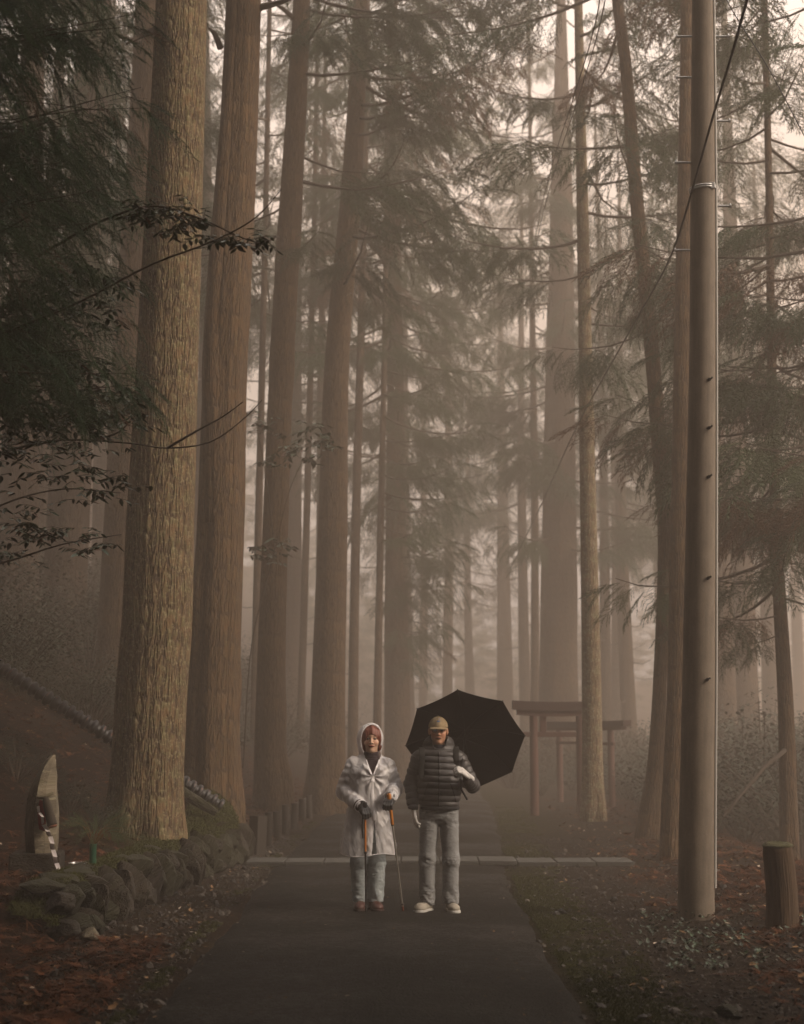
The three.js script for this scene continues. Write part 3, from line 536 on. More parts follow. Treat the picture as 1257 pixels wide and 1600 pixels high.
gate('fainter reddish-brown shrine gate farther back, its lintel reaching behind the leaning cedar', atZ(876, 1268, 33.5).setY(-0.05), atZ(957, 1273, 31).setY(-0.05), 1.7, { r: 0.075, over: 0.78, beam: 0.12, up: 0.02, tie: 0.15, tieAt: 0.8, strut: 0 });

{ // concrete pole
  const b = onY(1088, 1424, 0.06), t = thing('utility_pole', 'round concrete utility pole with step bolts standing in the leaf litter on the right', 'utility pole', b), d = -b.z;
  const tl = trunkLine(d, [[1424, 1088, 57], [1000, 1093, 50], [560, 1098, 41], [300, 1098.5, 38.5], [0, 1098, 33]], 11.5);
  part('shaft', moved(trunkGeometry(tl, { n: 48, step: 0.6, rough: 0, flare: 0 }), tl.base), M.concrete, t).position.copy(tl.base).sub(b);
  const rod = (px, py, s, len) => { const y = atZ(px, py, d).y, c = tl.pAt(y), R = tl.rAt(y); const g = merge([new THREE.CylinderGeometry(0.011, 0.011, len, 8).rotateZ(PI / 2), new THREE.CylinderGeometry(0.018, 0.018, 0.014, 8).rotateZ(PI / 2).translate(s * len / 2, 0, 0), new THREE.CylinderGeometry(0.007, 0.007, 0.03, 8).translate(s * (len / 2 - 0.004), 0.012, 0)]); part('step_bolt', g, M.steel, t).position.set(c.x - b.x + s * (R + len / 2 - 0.02), y - b.y, c.z - b.z); };
  for (const [py, s] of [[57, 1], [189, 1], [322, 1], [57, -1], [121, -1], [254, -1], [391, -1], [-75, 1], [-10, -1]]) rod(1098, py, s, 0.16);
  for (const py of [598, 673, 749, 906, 1063]) { const y = atZ(1101, py, d).y, c = tl.pAt(y), R = tl.rAt(y), q = part('bolt_socket', merge([new THREE.CylinderGeometry(0.016, 0.016, 0.03, 10).rotateX(PI / 2), new THREE.CylinderGeometry(0.009, 0.009, 0.05, 8).rotateX(PI / 2).rotateZ(0.5).translate(0.02, 0.012, 0.012)]), M.blackPlastic, t); q.position.set(c.x - b.x + R * 0.3, y - b.y, c.z - b.z + R * 0.95); }
  { const y = atZ(1098, 298, d).y, c = tl.pAt(y), R = tl.rAt(y); const g = new THREE.TorusGeometry(R + 0.006, 0.009, 8, 40).rotateX(PI / 2); const m = part('band', merge([g, g.clone().translate(0, 0.02, 0), box(0.05, 0.06, 0.03, R * 0.6, 0.01, R * 0.85, 0.006)]), M.steel, t); m.position.set(c.x - b.x, y - b.y, c.z - b.z); m.rotation.z = 0.06; }
  { const pts = [], rad = []; for (let y = b.y + 0.2; y < 11; y += 0.5) { const c = tl.pAt(y), R = tl.rAt(y); pts.push(V(c.x - b.x + Math.cos(0.32) * (R + 0.006), y - b.y, c.z - b.z + Math.sin(0.32) * (R + 0.006))); rad.push(0.014); } part('conduit', tube(pts, rad, 8).geo(), mat({ color: rgb(0.36, 0.35, 0.32), roughness: 0.6 }), t); }
}
const wire = (label, rows, r, n = 40) => solo('cable', tube(curve(rows.map(([px, py, d]) => atZ(px, py, d)), n), Array(n + 1).fill(r), 6).geo(), M.cable, label, 'cable');
wire('thick black cable dropping past the concrete pole from the upper right corner', [[1195, -70, 8.6], [1168, 0, 9.4], [1146, 78, 10.4], [1115, 180, 11.7], [1084, 290, 12.85], [1071, 335, 13.2], [1044, 410, 15.5], [1000, 490, 18.5], [905, 660, 26], [850, 780, 34], [790, 905, 48]], 0.011, 60);
wire('thin wire slanting through the mist beside the pale trunk, upper of two', [[955, -60, 14], [942, 20, 15], [905, 150, 18], [880, 225, 20], [850, 330, 25], [835, 400, 30]], 0.006);
wire('thin wire slanting through the mist beside the pale trunk, lower of two', [[945, -60, 14.2], [934, 20, 15.2], [899, 145, 18.2], [874, 222, 20.2], [846, 325, 25.2], [832, 398, 30.2]], 0.006);
wire('thin wire crossing the upper right corner above the drooping boughs', [[1110, -60, 13], [1140, 8, 12.6], [1200, 105, 12.2], [1257, 212, 11.8], [1330, 350, 11.4]], 0.005);

{ // cut post
  const b = onY(1222, 1456, 0); b.y = groundY(b.x, b.z) - 0.05; const top = atZ(1222, 1322, -b.z).y, H = top - b.y, t = thing('cut_post', 'cut wooden post with a moss-covered top at the right edge of the path', 'post', b);
  const pts = [0, 0.05, 0.25, 0.5, 0.75, 0.94, 1].map((k) => V(0.012 * Math.sin(k * 4), H * k, 0)), R = 24 * perPixel(b);
  part('log', tube(pts, [1.14, 1.1, 1.03, 1.0, 0.99, 0.98, 0.93].map((k) => k * R), 30, (th, y) => 1 + 0.03 * (vnoise(Math.cos(th) * 3 + 4, Math.sin(th) * 3 + 4, y * 2 + 0.01) - 0.5) + 0.02 * Math.sin(th * 13 + y)).geo(), mat({ map: M.oldWood.map, bumpMap: M.oldWood.bumpMap, bumpScale: 0.012, color: rgb(1.0, 0.72, 0.5) }), t);
  const g = new THREE.SphereGeometry(1, 40, 14, 0, PI * 2, 0, PI / 2), p = g.attributes.position; for (let i = 0; i < p.count; i++) { const x = p.getX(i), y = p.getY(i), z = p.getZ(i), k = 1 + 0.14 * (fbm(x * 3 + 5, z * 3 + 5) - 0.5); p.setXYZ(i, x * R * k, y * 0.03 * (0.4 + 1.4 * fbm(x * 4 + 9, z * 4)), z * R * k); } g.computeVertexNormals();
  part('moss_cap', g.translate(0.012 * Math.sin(4), H, 0), M.mossWood, t);
}
{ // corrugated drain pipe coming down the bank
  const P = [[-60, 1003, 17.3], [0, 1042, 17.2], [70, 1088, 17.1], [140, 1132, 17.1], [215, 1180, 17.4], [285, 1221, 17.8], [322, 1244, 17.95], [346, 1260, 18.0]].map(([px, py, d]) => atZ(px, py, d));
  P.forEach((p) => { p.y = Math.max(p.y, groundY(p.x, p.z) + 0.03); });
  const n = 620, pts = curve(P, n), o = thing('drain_pipe', 'black corrugated drain pipe lying down the bank behind the massive trunk', 'pipe', P[4]);
  let run = 0; const rad = pts.map((p, i) => { if (i) run += p.distanceTo(pts[i - 1]); return 0.072 + 0.016 * clamp(Math.sin(run / 0.105 * 6.283) * 2, -1, 1); });
  part('pipe', moved(tube(pts, rad, 22).geo(), P[4]), mat({ color: rgb(0.014, 0.015, 0.017), roughness: 0.5 }), o);
  // dead needles caught in the grooves
  const r = rngOf(8), T = new Tri(); let s = 0, next = 0.02;
  for (let i = 1; i < n; i++) { s += pts[i].distanceTo(pts[i - 1]); if (s > next) { next += 0.105; const d = pts[i].clone().sub(pts[i - 1]).normalize(), side = d.clone().cross(V(0, 1, 0)).normalize(), up = side.clone().cross(d); for (let k = 0; k < 2; k++) { const c = pts[i]; const q = [-0.5, -0.1, 0.35, 0.8].map((a) => c.clone().addScaledVector(side, Math.sin(a - 1 + 0.3 * r()) * -0.086).addScaledVector(up, Math.cos(a - 1) * 0.086)); tube(q, [0.004, 0.009, 0.008, 0.003], 4, null, true, 0, T); } } }
  part('caught_needles', moved(T.geo(), P[4]), mat({ color: rgb(0.16, 0.055, 0.028) }), o).userData.kind = 'stuff';
}
{ // roadside stone with its offerings
  const b = onY(58, 1356, 0.4); b.y = groundY(b.x, b.z) - 0.02; const k = perPixel(b), X = (px) => (px - 58) * k, Y = (py) => (1356 - py) * k;
  const t = thing('stone_monument', 'weathered pointed memorial stone on a square block above the stone wall', 'monument', b);
  part('base', box(78 * k, 38 * k, 0.42, 0, 19 * k, 0, 0.02), M.stoneDry, t).rotation.y = 0.12;
  const rows = [[1322, 40, 63, 89], [1300, 37, 62, 90], [1280, 36, 61, 90], [1258, 37, 60, 88], [1236, 39, 61, 87], [1216, 44, 63, 85], [1200, 50, 66, 85], [1186, 58, 70, 84], [1176, 66, 75, 83], [1168, 77, 79, 82]], ring = (k) => { const [py, l, m, q] = rows[k], w = (q - l) / 50, n = (i) => 0.012 * (hash(k, i) - 0.5), y = Y(py); return [[X(l), y, -0.02 * w], [X((l + m) / 2), y, 0.1 * w], [X(m), y, 0.2 * w], [X((m + q) / 2), y, 0.15 * w], [X(q), y, 0.07 * w], [X(q - 3), y, -0.1 * w], [X(l + 4), y, -0.14 * w]].map(([x, yy, z], i) => [x + n(i), yy + n(i + 9), z + n(i + 20)]); };
  const ST = new Tri(); rows.forEach((_, k) => ring(k).forEach(([x, y, z]) => ST.v(x, y, z, x * 1.5 + z, y * 1.5)));
  for (let k = 0; k < rows.length - 1; k++) for (let i = 0; i < 7; i++) { const a2 = k * 7 + i, b2 = k * 7 + (i + 1) % 7; ST.quad(a2, b2, b2 + 7, a2 + 7); }
  { const c = ST.v(X(79), Y(1166), 0.02, 0, 0), o = (rows.length - 1) * 7; for (let i = 0; i < 7; i++) ST.tri(o + i, o + (i + 1) % 7, c); }
  const g = ST.geo(false);
  part('stele', g, M.stonePale, t);
  const cl = (name, geo, m, label, cat) => { const o = solo(name, geo, m, label, cat); o.position.copy(b); return o; };
  const sheet = (rows, th) => { const T = new Tri(); for (const [a, c] of rows) for (const q of [a, c]) T.v(...q); for (let i = 0; i < rows.length - 1; i++) T.quad(i * 2, i * 2 + 1, i * 2 + 3, i * 2 + 2); const n = T.p.length / 3; for (let i = 0; i < n; i++) T.v(T.p[i * 3], T.p[i * 3 + 1], T.p[i * 3 + 2] - th); for (let i = 0; i < rows.length - 1; i++) { T.quad(n + i * 2 + 1, n + i * 2, n + i * 2 + 2, n + i * 2 + 3); T.quad(i * 2, i * 2 + 2, n + i * 2 + 2, n + i * 2); T.quad(i * 2 + 1, n + i * 2 + 1, n + i * 2 + 3, i * 2 + 3); } return T.geo(false); };
  cl('cloth_bib', sheet([[[X(64), Y(1236), 0.17], [X(78), Y(1240), 0.22]], [[X(64), Y(1255), 0.19], [X(80), Y(1256), 0.24]], [[X(66), Y(1272), 0.2], [X(80), Y(1274), 0.25]], [[X(68), Y(1282), 0.19], [X(78), Y(1284), 0.23]]], 0.006), mat({ color: rgb(0.28, 0.02, 0.025) }), 'small faded red cloth bib tied on the memorial stone', 'bib');
  { // straw rope round the stone and a hanging tuft of bark
    const T = new Tri(); tube(curve([V(X(56), Y(1229), 0.12), V(X(66), Y(1233), 0.2), V(X(76), Y(1232), 0.245), V(X(88), Y(1226), 0.2)], 16), Array(17).fill(0.012), 8, (th, s) => 1 + 0.25 * Math.sin(th * 2 + s * 160), true, 0, T);
    cl('straw_rope', T.geo(), mat({ color: rgb(0.1, 0.085, 0.045) }), 'old straw rope tied round the memorial stone', 'rope');
    const br = thing('bark_bundle', 'dark rolled strip of bark with a reddish cut end hanging from the memorial stone', 'bark', b), b0 = V(X(77), Y(1231), 0.235), b1 = V(X(91), Y(1275), 0.26), bp = (f) => b0.clone().lerp(b1, f);
    part('roll', tube([0, 0.1, 0.3, 0.5, 0.7, 0.9, 1].map(bp), [0.018, 0.026, 0.032, 0.036, 0.04, 0.042, 0.041], 16, (th, q) => 1 + 0.1 * Math.sin(th * 7 + q * 20) + 0.05 * Math.sin(th * 3)).geo(), mat({ map: M.oldWood.map, color: rgb(0.5, 0.46, 0.42) }), br);
    part('cut_end', tube([bp(0.995), bp(1.06)], [0.04, 0.036], 16).geo(), mat({ color: rgb(0.2, 0.075, 0.04) }), br);
    const T3_ = new Tri(), z0 = 0.26; let prev = null, side = 0;      // folded paper: a zigzag of little panels
    const line = [[68, 1246], [70, 1256], [75, 1262], [77, 1274], [84, 1284], [88, 1292], [91, 1302], [93, 1312], [96, 1322], [99, 1332], [102, 1341], [104, 1351]];
    for (let i = 0; i < line.length - 1; i++) { const w = i < 3 ? 0.012 : 0.019, s = i % 2 ? 1 : -1, [x0, y0] = line[i], [x1, y1] = line[i + 1], zz = z0 + s * 0.012; const a = T3_.v(X(x0) - w, Y(y0), zz - s * 0.02), bq = T3_.v(X(x0) + w, Y(y0 - 1), zz - s * 0.02), c = T3_.v(X(x1) + w + s * 0.012, Y(y1), zz + s * 0.02), dd = T3_.v(X(x1) - w + s * 0.012, Y(y1 - 1), zz + s * 0.02); T3_.quad(a, bq, c, dd); }
    cl('paper_streamer', T3_.geo(false), mat({ color: rgb(0.62, 0.56, 0.54), roughness: 0.9 }), 'white zigzag paper streamer hanging from the memorial stone down its block', 'streamer');
  }
  const vb = onY(145, 1350, 0.42); vb.y = groundY(vb.x, vb.z); const kv = perPixel(vb), v = thing('flower_tube', 'green plastic flower tube standing in the litter beside the memorial stone', 'vase', vb);
  part('tube', new THREE.LatheGeometry([[0.001, 0], [5.2, 0], [5.4, 3], [5.4, 16], [5.8, 17], [5.8, 18.5], [5.4, 19], [5.4, 42], [5.7, 44], [4.8, 44], [4.6, 20]].map(([x, y]) => new THREE.Vector2(x * kv, y * kv)), 24), mat({ color: rgb(0.012, 0.085, 0.04), roughness: 0.4 }), v);
  { const r = rngOf(66), T = new Tri(), out = []; for (let i = 0; i < 13; i++) { const az = r() * 6.28, L = 0.16 + 0.2 * r(), e = V(Math.cos(az) * L * 0.8 + 0.08, 0.12 + 0.2 * r(), Math.sin(az) * L * 0.5), a = V(0, 40 * kv, 0), m = a.clone().lerp(a.clone().add(e), 0.55).add(V(0, 0.06, 0)); const ps = curve([a, m, a.clone().add(e)], 6); tube(ps, [0.005, 0.004, 0.004, 0.003, 0.003, 0.002, 0.001], 5, null, true, 0, T); for (let q = 2; q < 7; q++) out.push(basis(ps[q].clone().add(vb), ps[q].clone().sub(ps[q - 1]).add(V((r() - 0.5) * 0.05, -0.02, (r() - 0.5) * 0.05)), r() * 3, 0.15 + 0.09 * r())); }
    const s = thing('evergreen_sprig', 'bunch of drooping green sprigs stuck in the flower tube', 'sprig', vb); part('stems', T.geo(), mat({ color: rgb(0.2, 0.09, 0.03) }), s); copies('needles', sprayNear[0], M.nearNeedles, out.map((m) => m.premultiply(new THREE.Matrix4().makeTranslation(-vb.x, -vb.y, -vb.z))), leafTones(r, out.length, [0.06, 0.09, 0.03], 0.5, 0.08), s); }
  const bb = onY(122, 1352, 0.42); bb.y = groundY(bb.x, bb.z) + 0.005; const kb = perPixel(bb);
  const bowl = solo('offering_bowl', new THREE.LatheGeometry([[0.001, 0.4], [11, 0], [13, 1], [14.5, 7], [15.2, 13], [15.9, 13.4], [15.6, 14], [14.8, 13.4], [13.8, 7], [12, 2], [0.001, 1.4]].map(([x, y]) => new THREE.Vector2(x * kb, y * kb)), 36), mat({ color: rgb(0.75, 0.74, 0.73), metalness: 1, roughness: 0.22 }), 'shallow steel bowl set on the ground between the memorial stone and flower tube', 'bowl'); bowl.position.copy(bb);
}

{ // dead wood
  const lg = [[250, 1216, 17.2], [285, 1238, 17.3], [318, 1258, 17.4], [338, 1270, 17.45]].map(([px, py, d]) => atZ(px, py, d)); lg.forEach((p) => { p.y = Math.max(p.y, groundY(p.x, p.z) + 0.02); });
  solo('mossy_log', tube(curve(lg, 40), Array.from({ length: 41 }, (_, i) => 0.08 - 0.001 * i), 22, (th, q) => 1 + 0.4 * (fbm(Math.cos(th) * 3 + 5, Math.sin(th) * 3 + 5, q * 9 + 0.01, 3) - 0.5)).geo(), M.stoneMoss, 'short mossy log lying below the drain pipe at the foot of the second trunk', 'log');
  const br = [[1130, 1276, 19.5], [1160, 1240, 19.8], [1192, 1202, 20.1], [1226, 1172, 20.4]].map(([px, py, d]) => atZ(px, py, d));
  solo('dead_branch', tube(curve(br, 14), Array.from({ length: 15 }, (_, i) => 0.016 + 0.0012 * i), 7, (th, q) => 1 + 0.2 * Math.sin(q * 9 + th)).geo(), M.branchWood, 'thin dead branch leaning against the slender cedar beyond the cut post', 'branch');
}
// ------------------------------------------------------------------ litter, grit, moss, undergrowth
const turned = (p, yaw, pitch, roll, s, sy = s, sz = s) => new THREE.Matrix4().compose(p, new THREE.Quaternion().setFromEuler(new THREE.Euler(pitch, yaw, roll, 'YXZ')), V(s, sy, sz));
function leafGeometry(w, curl) {                                    // a broad leaf one unit long along x, folded along its rib
  const T = new Tri(), n = 5, rib = [], L = [], R = [];
  for (let i = 0; i <= n; i++) { const t = i / n, h = w * Math.sin(Math.PI * Math.pow(t, 0.8)) * (1 - 0.25 * t), y = curl * (t - 0.4) * (t - 0.4); rib.push(T.v(t, y, 0)); L.push(T.v(t, y + h * 0.35, h)); R.push(T.v(t, y + h * 0.35, -h)); }
  for (let i = 0; i < n; i++) { T.quad(rib[i], L[i], L[i + 1], rib[i + 1]); T.quad(R[i], rib[i], rib[i + 1], R[i + 1]); }
  return T.geo(false);
}
const deadSprig = (seed) => { const r = rngOf(seed), T = new Tri(); for (let s = 0; s < 3; s++) { const a = (s - 1) * 0.7 + (r() - 0.5) * 0.5, L = s === 1 ? 1 : 0.6, o = s === 1 ? 0 : 0.25; const p = (t) => V(o + Math.cos(a * (1 - t * 0.4)) * L * t, 0.1 * Math.sin(t * 3 + s), Math.sin(a) * L * t + 0.12 * t * t * (r() - 0.5)); for (let k = 0; k < 5; k++) { const q = p(k / 5), e = p((k + 1.2) / 5), w = 0.05 * (1 - k / 6); const A = T.v(q.x, q.y, q.z - w), B = T.v(q.x, q.y, q.z + w), C = T.v(e.x, e.y, e.z + w * 0.4), D = T.v(e.x, e.y, e.z - w * 0.4); T.quad(A, B, C, D); for (const sg of [-1, 1]) { const x = T.v(q.x + 0.1, q.y + 0.04, q.z + sg * 0.12); T.tri(A, B, x); } } } return T.geo(false); };
M.litter = new THREE.MeshPhysicalMaterial({ color: rgb(0.8, 0.8, 0.8), roughness: 0.85, specularIntensity: 0.4, side: THREE.DoubleSide });
{
  const r = rngOf(101), sprigs = [deadSprig(1), deadSprig(2)], bufs = { s: [[], []], l: [[], []], g: [[], []], m: [[], []], p: [[], []] };
  const put = (k, x, d, lift, s, yaw, pit, rol, c, sy = s) => { bufs[k][0].push(turned(V(x, groundY(x, -d) + lift, -d), yaw, pit, rol, s, sy)); bufs[k][1].push(c); };
  const rust = () => { const k = 0.5 + 0.9 * r(); return rgb(0.125 * k, 0.047 * k, 0.02 * k); }, tan = () => { const k = 0.5 + r(); return r() < 0.12 ? rgb(0.5, 0.4, 0.3) : rgb(0.2 * k, 0.115 * k, 0.055 * k); };
  for (let i = 0; i < 15000; i++) {                                 // dead cedar sprigs, thick on the bank and round the pole
    const d = 8 + 26 * r() ** 1.5, left = r() < 0.6, x = left ? wallX(d) - 0.05 - 4.2 * r() ** 1.3 + (d < 11.6 ? 0.9 : 0) : roadR(d) + 1.1 + 3.4 * r() ** 0.8;
    if (left && x > roadL(d) - 0.25) continue;
    if (!left && fbm(x * 1.3, d * 1.3, 4) < 0.36 + (x - roadR(d) < 1.9 ? 0.14 : 0)) continue;
    put('s', x, d, 0.012 + 0.02 * r(), 0.08 + 0.12 * r(), r() * 6.28, (r() - 0.5) * 0.7, (r() - 0.5) * 0.7, rust());
  }
  for (let i = 0; i < 3600; i++) {                                  // broad dead leaves
    const d = 7.6 + 18 * r() ** 1.6, left = r() < 0.5, x = left ? roadL(d) - 0.15 - 4 * r() : roadR(d) + 0.25 + 3.6 * r() ** 0.7;
    if (left && Math.abs(x - wallX(d)) < 0.2 && d > 11.4) continue;
    if (!left && x - roadR(d) < 1.2 && r() < 0.6) continue;
    put('l', x, d, 0.012, 0.035 + 0.05 * r() * r(), r() * 6.28, (r() - 0.5) * 1.1, (r() - 0.5) * 1.1, tan());
  }
  for (let i = 0; i < 260; i++) { const d = 7.6 + 9 * r(), t = r() < 0.5 ? r() ** 2 * 0.5 : 1 - r() ** 2 * 0.5, x = lerp(roadL(d), roadR(d), t); bufs.l[0].push(turned(V(x, 0.03, -d), r() * 6.28, (r() - 0.5) * 0.3, (r() - 0.5) * 0.3, 0.016 + 0.025 * r() * r())); bufs.l[1].push(tan()); }   // a few blown on to the road
  for (let i = 0; i < 20000; i++) {                                 // grit
    const d = 7.4 + 15 * r() ** 1.5, left = r() < 0.4, e = left ? roadL(d) + 0.04 : roadR(d) - 0.04, span = left ? Math.min(1.1, e - wallX(d)) : 2.4, f = r() ** 1.2, x = left ? e - span * f : e + span * f;
    if (!left && f * span < 0.35 && r() < 0.55) continue;
    const k = 0.25 + 1.2 * r() ** 2, s = 0.005 + 0.013 * r() ** 3 + (r() < 0.01 ? 0.03 : 0);
    put('g', x, d, s * 0.2, s, r() * 6.28, r(), r(), rgb(0.06 * k, 0.049 * k, 0.037 * k), s * 0.6);
  }
  for (let i = 0; i < 24000; i++) {                                 // moss along the edges of the tarmac and on the wall
    const d = 7.2 + 24 * r() ** 1.6, q = r(); let x, y = 0;
    if (q < 0.66) { x = roadR(d) + 0.02 + 0.65 * r() ** 1.5; if (r() > sstep(0.3, 0.56, fbm(x * 2.2, d * 1.3, 8)) * sstep(0.9, 0.2, x - roadR(d)) + 0.03) continue; }
    else if (q < 0.78) { x = roadL(d) - 0.2 * r(); if (fbm(x * 3, d * 1.6, 8) < 0.55) continue; }
    else { const dd = 11.5 + 7.6 * r(); x = wallX(dd) - 0.02 - 0.35 * r(); y = 0.06 - 0.04 * r(); const k = 0.6 + 0.7 * r(); bufs.m[0].push(turned(V(x, groundY(x - 0.15, -dd) + y, -dd), r() * 6.28, 0, 0, 0.03 + 0.03 * r(), 0.02 + 0.02 * r())); bufs.m[1].push(rgb(0.07 * k, 0.075 * k, 0.016 * k)); continue; }
    const k = 0.6 + 0.8 * r(); put('m', x, d, 0, 0.014 + 0.03 * r() * r(), r() * 6.28, 0, 0, rgb(0.06 * k, 0.062 * k, 0.016 * k), 0.01 + 0.018 * r());
  }
  const moss = () => { const q = rngOf(4), T = new Tri(); for (let k = 0; k < 26; k++) { const a = q() * 6.28, d = Math.sqrt(q()) * 0.9, x = Math.cos(a) * d, z = Math.sin(a) * d, t = q() * 6.28, w = 0.13, h = (1.1 - d * 0.7) * (0.6 + 0.6 * q()); T.tri(T.v(x - Math.cos(t) * w, 0, z - Math.sin(t) * w), T.v(x + Math.cos(t) * w, 0, z + Math.sin(t) * w), T.v(x + 0.4 * (q() - 0.5), h, z + 0.4 * (q() - 0.5))); } return T.geo(false); };
  stuff('dead_sprigs', sprigs[0], M.litter, bufs.s[0], bufs.s[1], 'rust-brown dead cedar sprigs strewn over the bank and verge', 'litter');
  stuff('fallen_leaves', leafGeometry(0.3, 0.5), M.litter, bufs.l[0], bufs.l[1], 'tan fallen leaves scattered beside the road', 'leaves');
  stuff('grit', new THREE.IcosahedronGeometry(1, 0), mat({ roughness: 0.8 }), bufs.g[0], bufs.g[1], 'loose grey grit along both edges of the road', 'grit');
  stuff('moss', moss(), mat({ color: rgb(0.8, 0.8, 0.8), roughness: 1 }), bufs.m[0], bufs.m[1], 'green moss along the edge of the tarmac and on the wall', 'moss');
  // small green plants round the foot of the pole
  const pl = [], pc = []; for (let i = 0; i < 120; i++) { const a = r() * 6.28, k = r() ** 0.6, px = 1085 + Math.cos(a) * 130 * k + (r() < 0.3 ? 60 : 0), py = 1450 + Math.sin(a) * 50 * k + 10, g0 = onY(px, py, 0.08); if (g0.x < roadR(-g0.z) + 0.7) continue; for (let j = 0; j < 3 + 3 * r(); j++) { const x = g0.x + (r() - 0.5) * 0.09, z = g0.z + (r() - 0.5) * 0.09; pl.push(turned(V(x, groundY(x, z) + 0.02 + 0.06 * r(), z), r() * 6.28, 0, 0.2 + 0.5 * r(), 0.022 + 0.028 * r())); const s = 0.4 + 0.8 * r(); pc.push(rgb(0.042 * s, 0.07 * s, 0.028 * s)); } }
  stuff('ground_cover', leafGeometry(0.34, 0.3), mat({ roughness: 0.45 }), pl, pc, 'small glossy green leaves growing round the foot of the concrete pole', 'ground cover');
}
// loose stones at the right of the road, each one a stone that can be picked out
{
  const r = rngOf(44), grp = 'loose stones on the grit verge';
  for (const [px, py, w, m, lb] of [[883, 1482, 26, M.stoneDry, 'flat brown stone lying on the grit beside the road, upper of the verge stones'], [951, 1498, 22, M.stoneDry, 'dark stone in the litter between the flat brown stone and the mossy one'], [930, 1547, 15, M.stonePale, 'small pale stone on the mossy edge of the road'], [1050, 1535, 14, M.stonePale, 'pale chip of stone in the litter below the concrete pole'], [1140, 1583, 60, M.stoneMoss, 'wide mossy stone half sunk at the bottom right corner'], [1105, 1560, 18, M.stoneDry, 'angular stone just above the wide mossy stone']]) {
    const p = onY(px, py, 0.02), k = perPixel(p) * w; p.y = groundY(p.x, p.z) + k * 0.1;
    const s = solo('loose_stone', stones[Math.floor(r() * 6)], m, lb, 'stone'); s.position.copy(p); s.scale.set(k, k * 0.45, k * 0.8); s.rotation.y = r() * 6;
  }
}
// ------------------------------------------------------------------ near foliage on the left
M.glossLeaf = mat({ roughness: 0.32 });
function youngCedar(label, x, d, h, seed, rows, o) {
  const b = V(x, groundY(x, -d), -d), t = thing('young_cedar', label, 'tree', b), r = rngOf(seed), T = new Tri(), out = [];
  const pAt = (y) => V(x + 0.12 * Math.sin(y), b.y + y, -d + 0.1 * Math.sin(y * 1.4)), pts = [], rad = []; for (let y = -0.3; y <= h; y += 0.4) { pts.push(pAt(y)); rad.push(0.075 * (1 - y / h) + 0.008); }
  part('trunk', moved(tube(pts, rad, 12, (th, s) => 1 + 0.08 * Math.sin(th * 5 + s)).geo(), b), M.barkBrown, t);
  for (const [y0, y1, n, L0, L1, a0, a1] of rows) for (let k = 0; k < n; k++) { const f = (k + r()) / n; bough(T, out, r, pAt(lerp(y0, y1, f)), lerp(a0, a1, r()), lerp(L0, L1, f) * (0.75 + 0.4 * r()), 0.05 + 0.3 * r(), { size: 0.36, thick: 0.006, lift: 0.2, fill: 1.6, bare: 0.1, ...o }); }
  part('branches', moved(T.geo(), b), M.branchWood, t).userData.kind = 'stuff';
  copies('foliage', sprayNear[seed % 2], M.nearNeedles, out.map((m) => m.premultiply(new THREE.Matrix4().makeTranslation(-b.x, -b.y, -b.z))), leafTones(r, out.length, [0.04, 0.082, 0.034], 0.9, 0.03), t);
}
youngCedar('dark green young cedar whose boughs fill the upper left corner', -3.7, 9.0, 7.6, 60, [[3.6, 6.3, 62, 1.95, 1.85, -0.75, 0.75], [3.4, 7.4, 22, 1.5, 0.8, 0, 6.28]]);
function broadleaf(label, b, seed, clumps, twigs, size, group) {
  const t = thing('broadleaf_shrub', label, 'shrub', b, group), r = rngOf(seed), T = new Tri(), ms = [], cs = [];
  for (const tw of twigs) { const ps = curve(tw.map(([px, py, d]) => atZ(px, py, d)), 24); tube(ps, ps.map((_, i) => lerp(0.011, 0.003, i / 24)), 6, null, true, 0, T); }
  for (const [px, py, d, w, h, n] of clumps) for (let i = 0; i < n; i++) {
    const a = r() * 6.28, k = Math.sqrt(r()), c = atZ(px + Math.cos(a) * k * w, py + Math.sin(a) * k * h, d + (r() - 0.5) * 1.1), dir = r() * 6.28;
    const m = 4 + Math.floor(r() * 4), e = c.clone().add(V(Math.cos(dir) * 0.14, 0.03 - 0.08 * r(), Math.sin(dir) * 0.14));
    tube([c, c.clone().lerp(e, 0.5).add(V(0, 0.01, 0)), e], [0.003, 0.0025, 0.0015], 3, null, false, 0, T);
    for (let j = 0; j < m; j++) { const p = c.clone().lerp(e, j / (m - 1)); ms.push(turned(p, -dir + (j % 2 ? 0.9 : -0.9) + (r() - 0.5) * 0.6, (r() - 0.5) * 0.9, -0.2 - 0.5 * r(), size * (0.7 + 0.6 * r()))); const s = 0.55 + 0.8 * r(); cs.push(r() < 0.03 ? rgb(0.12, 0.05, 0.025) : rgb(0.034 * s, 0.058 * s, 0.026 * s)); }
  }
  part('twigs', moved(T.geo(), b), M.branchWood, t).userData.kind = 'stuff';
  copies('leaves', leafGeometry(0.2, 0.25), M.glossLeaf, ms.map((m) => m.premultiply(new THREE.Matrix4().makeTranslation(-b.x, -b.y, -b.z))), cs, t);
}
const lb = (x, d) => V(x, groundY(x, -d), -d);
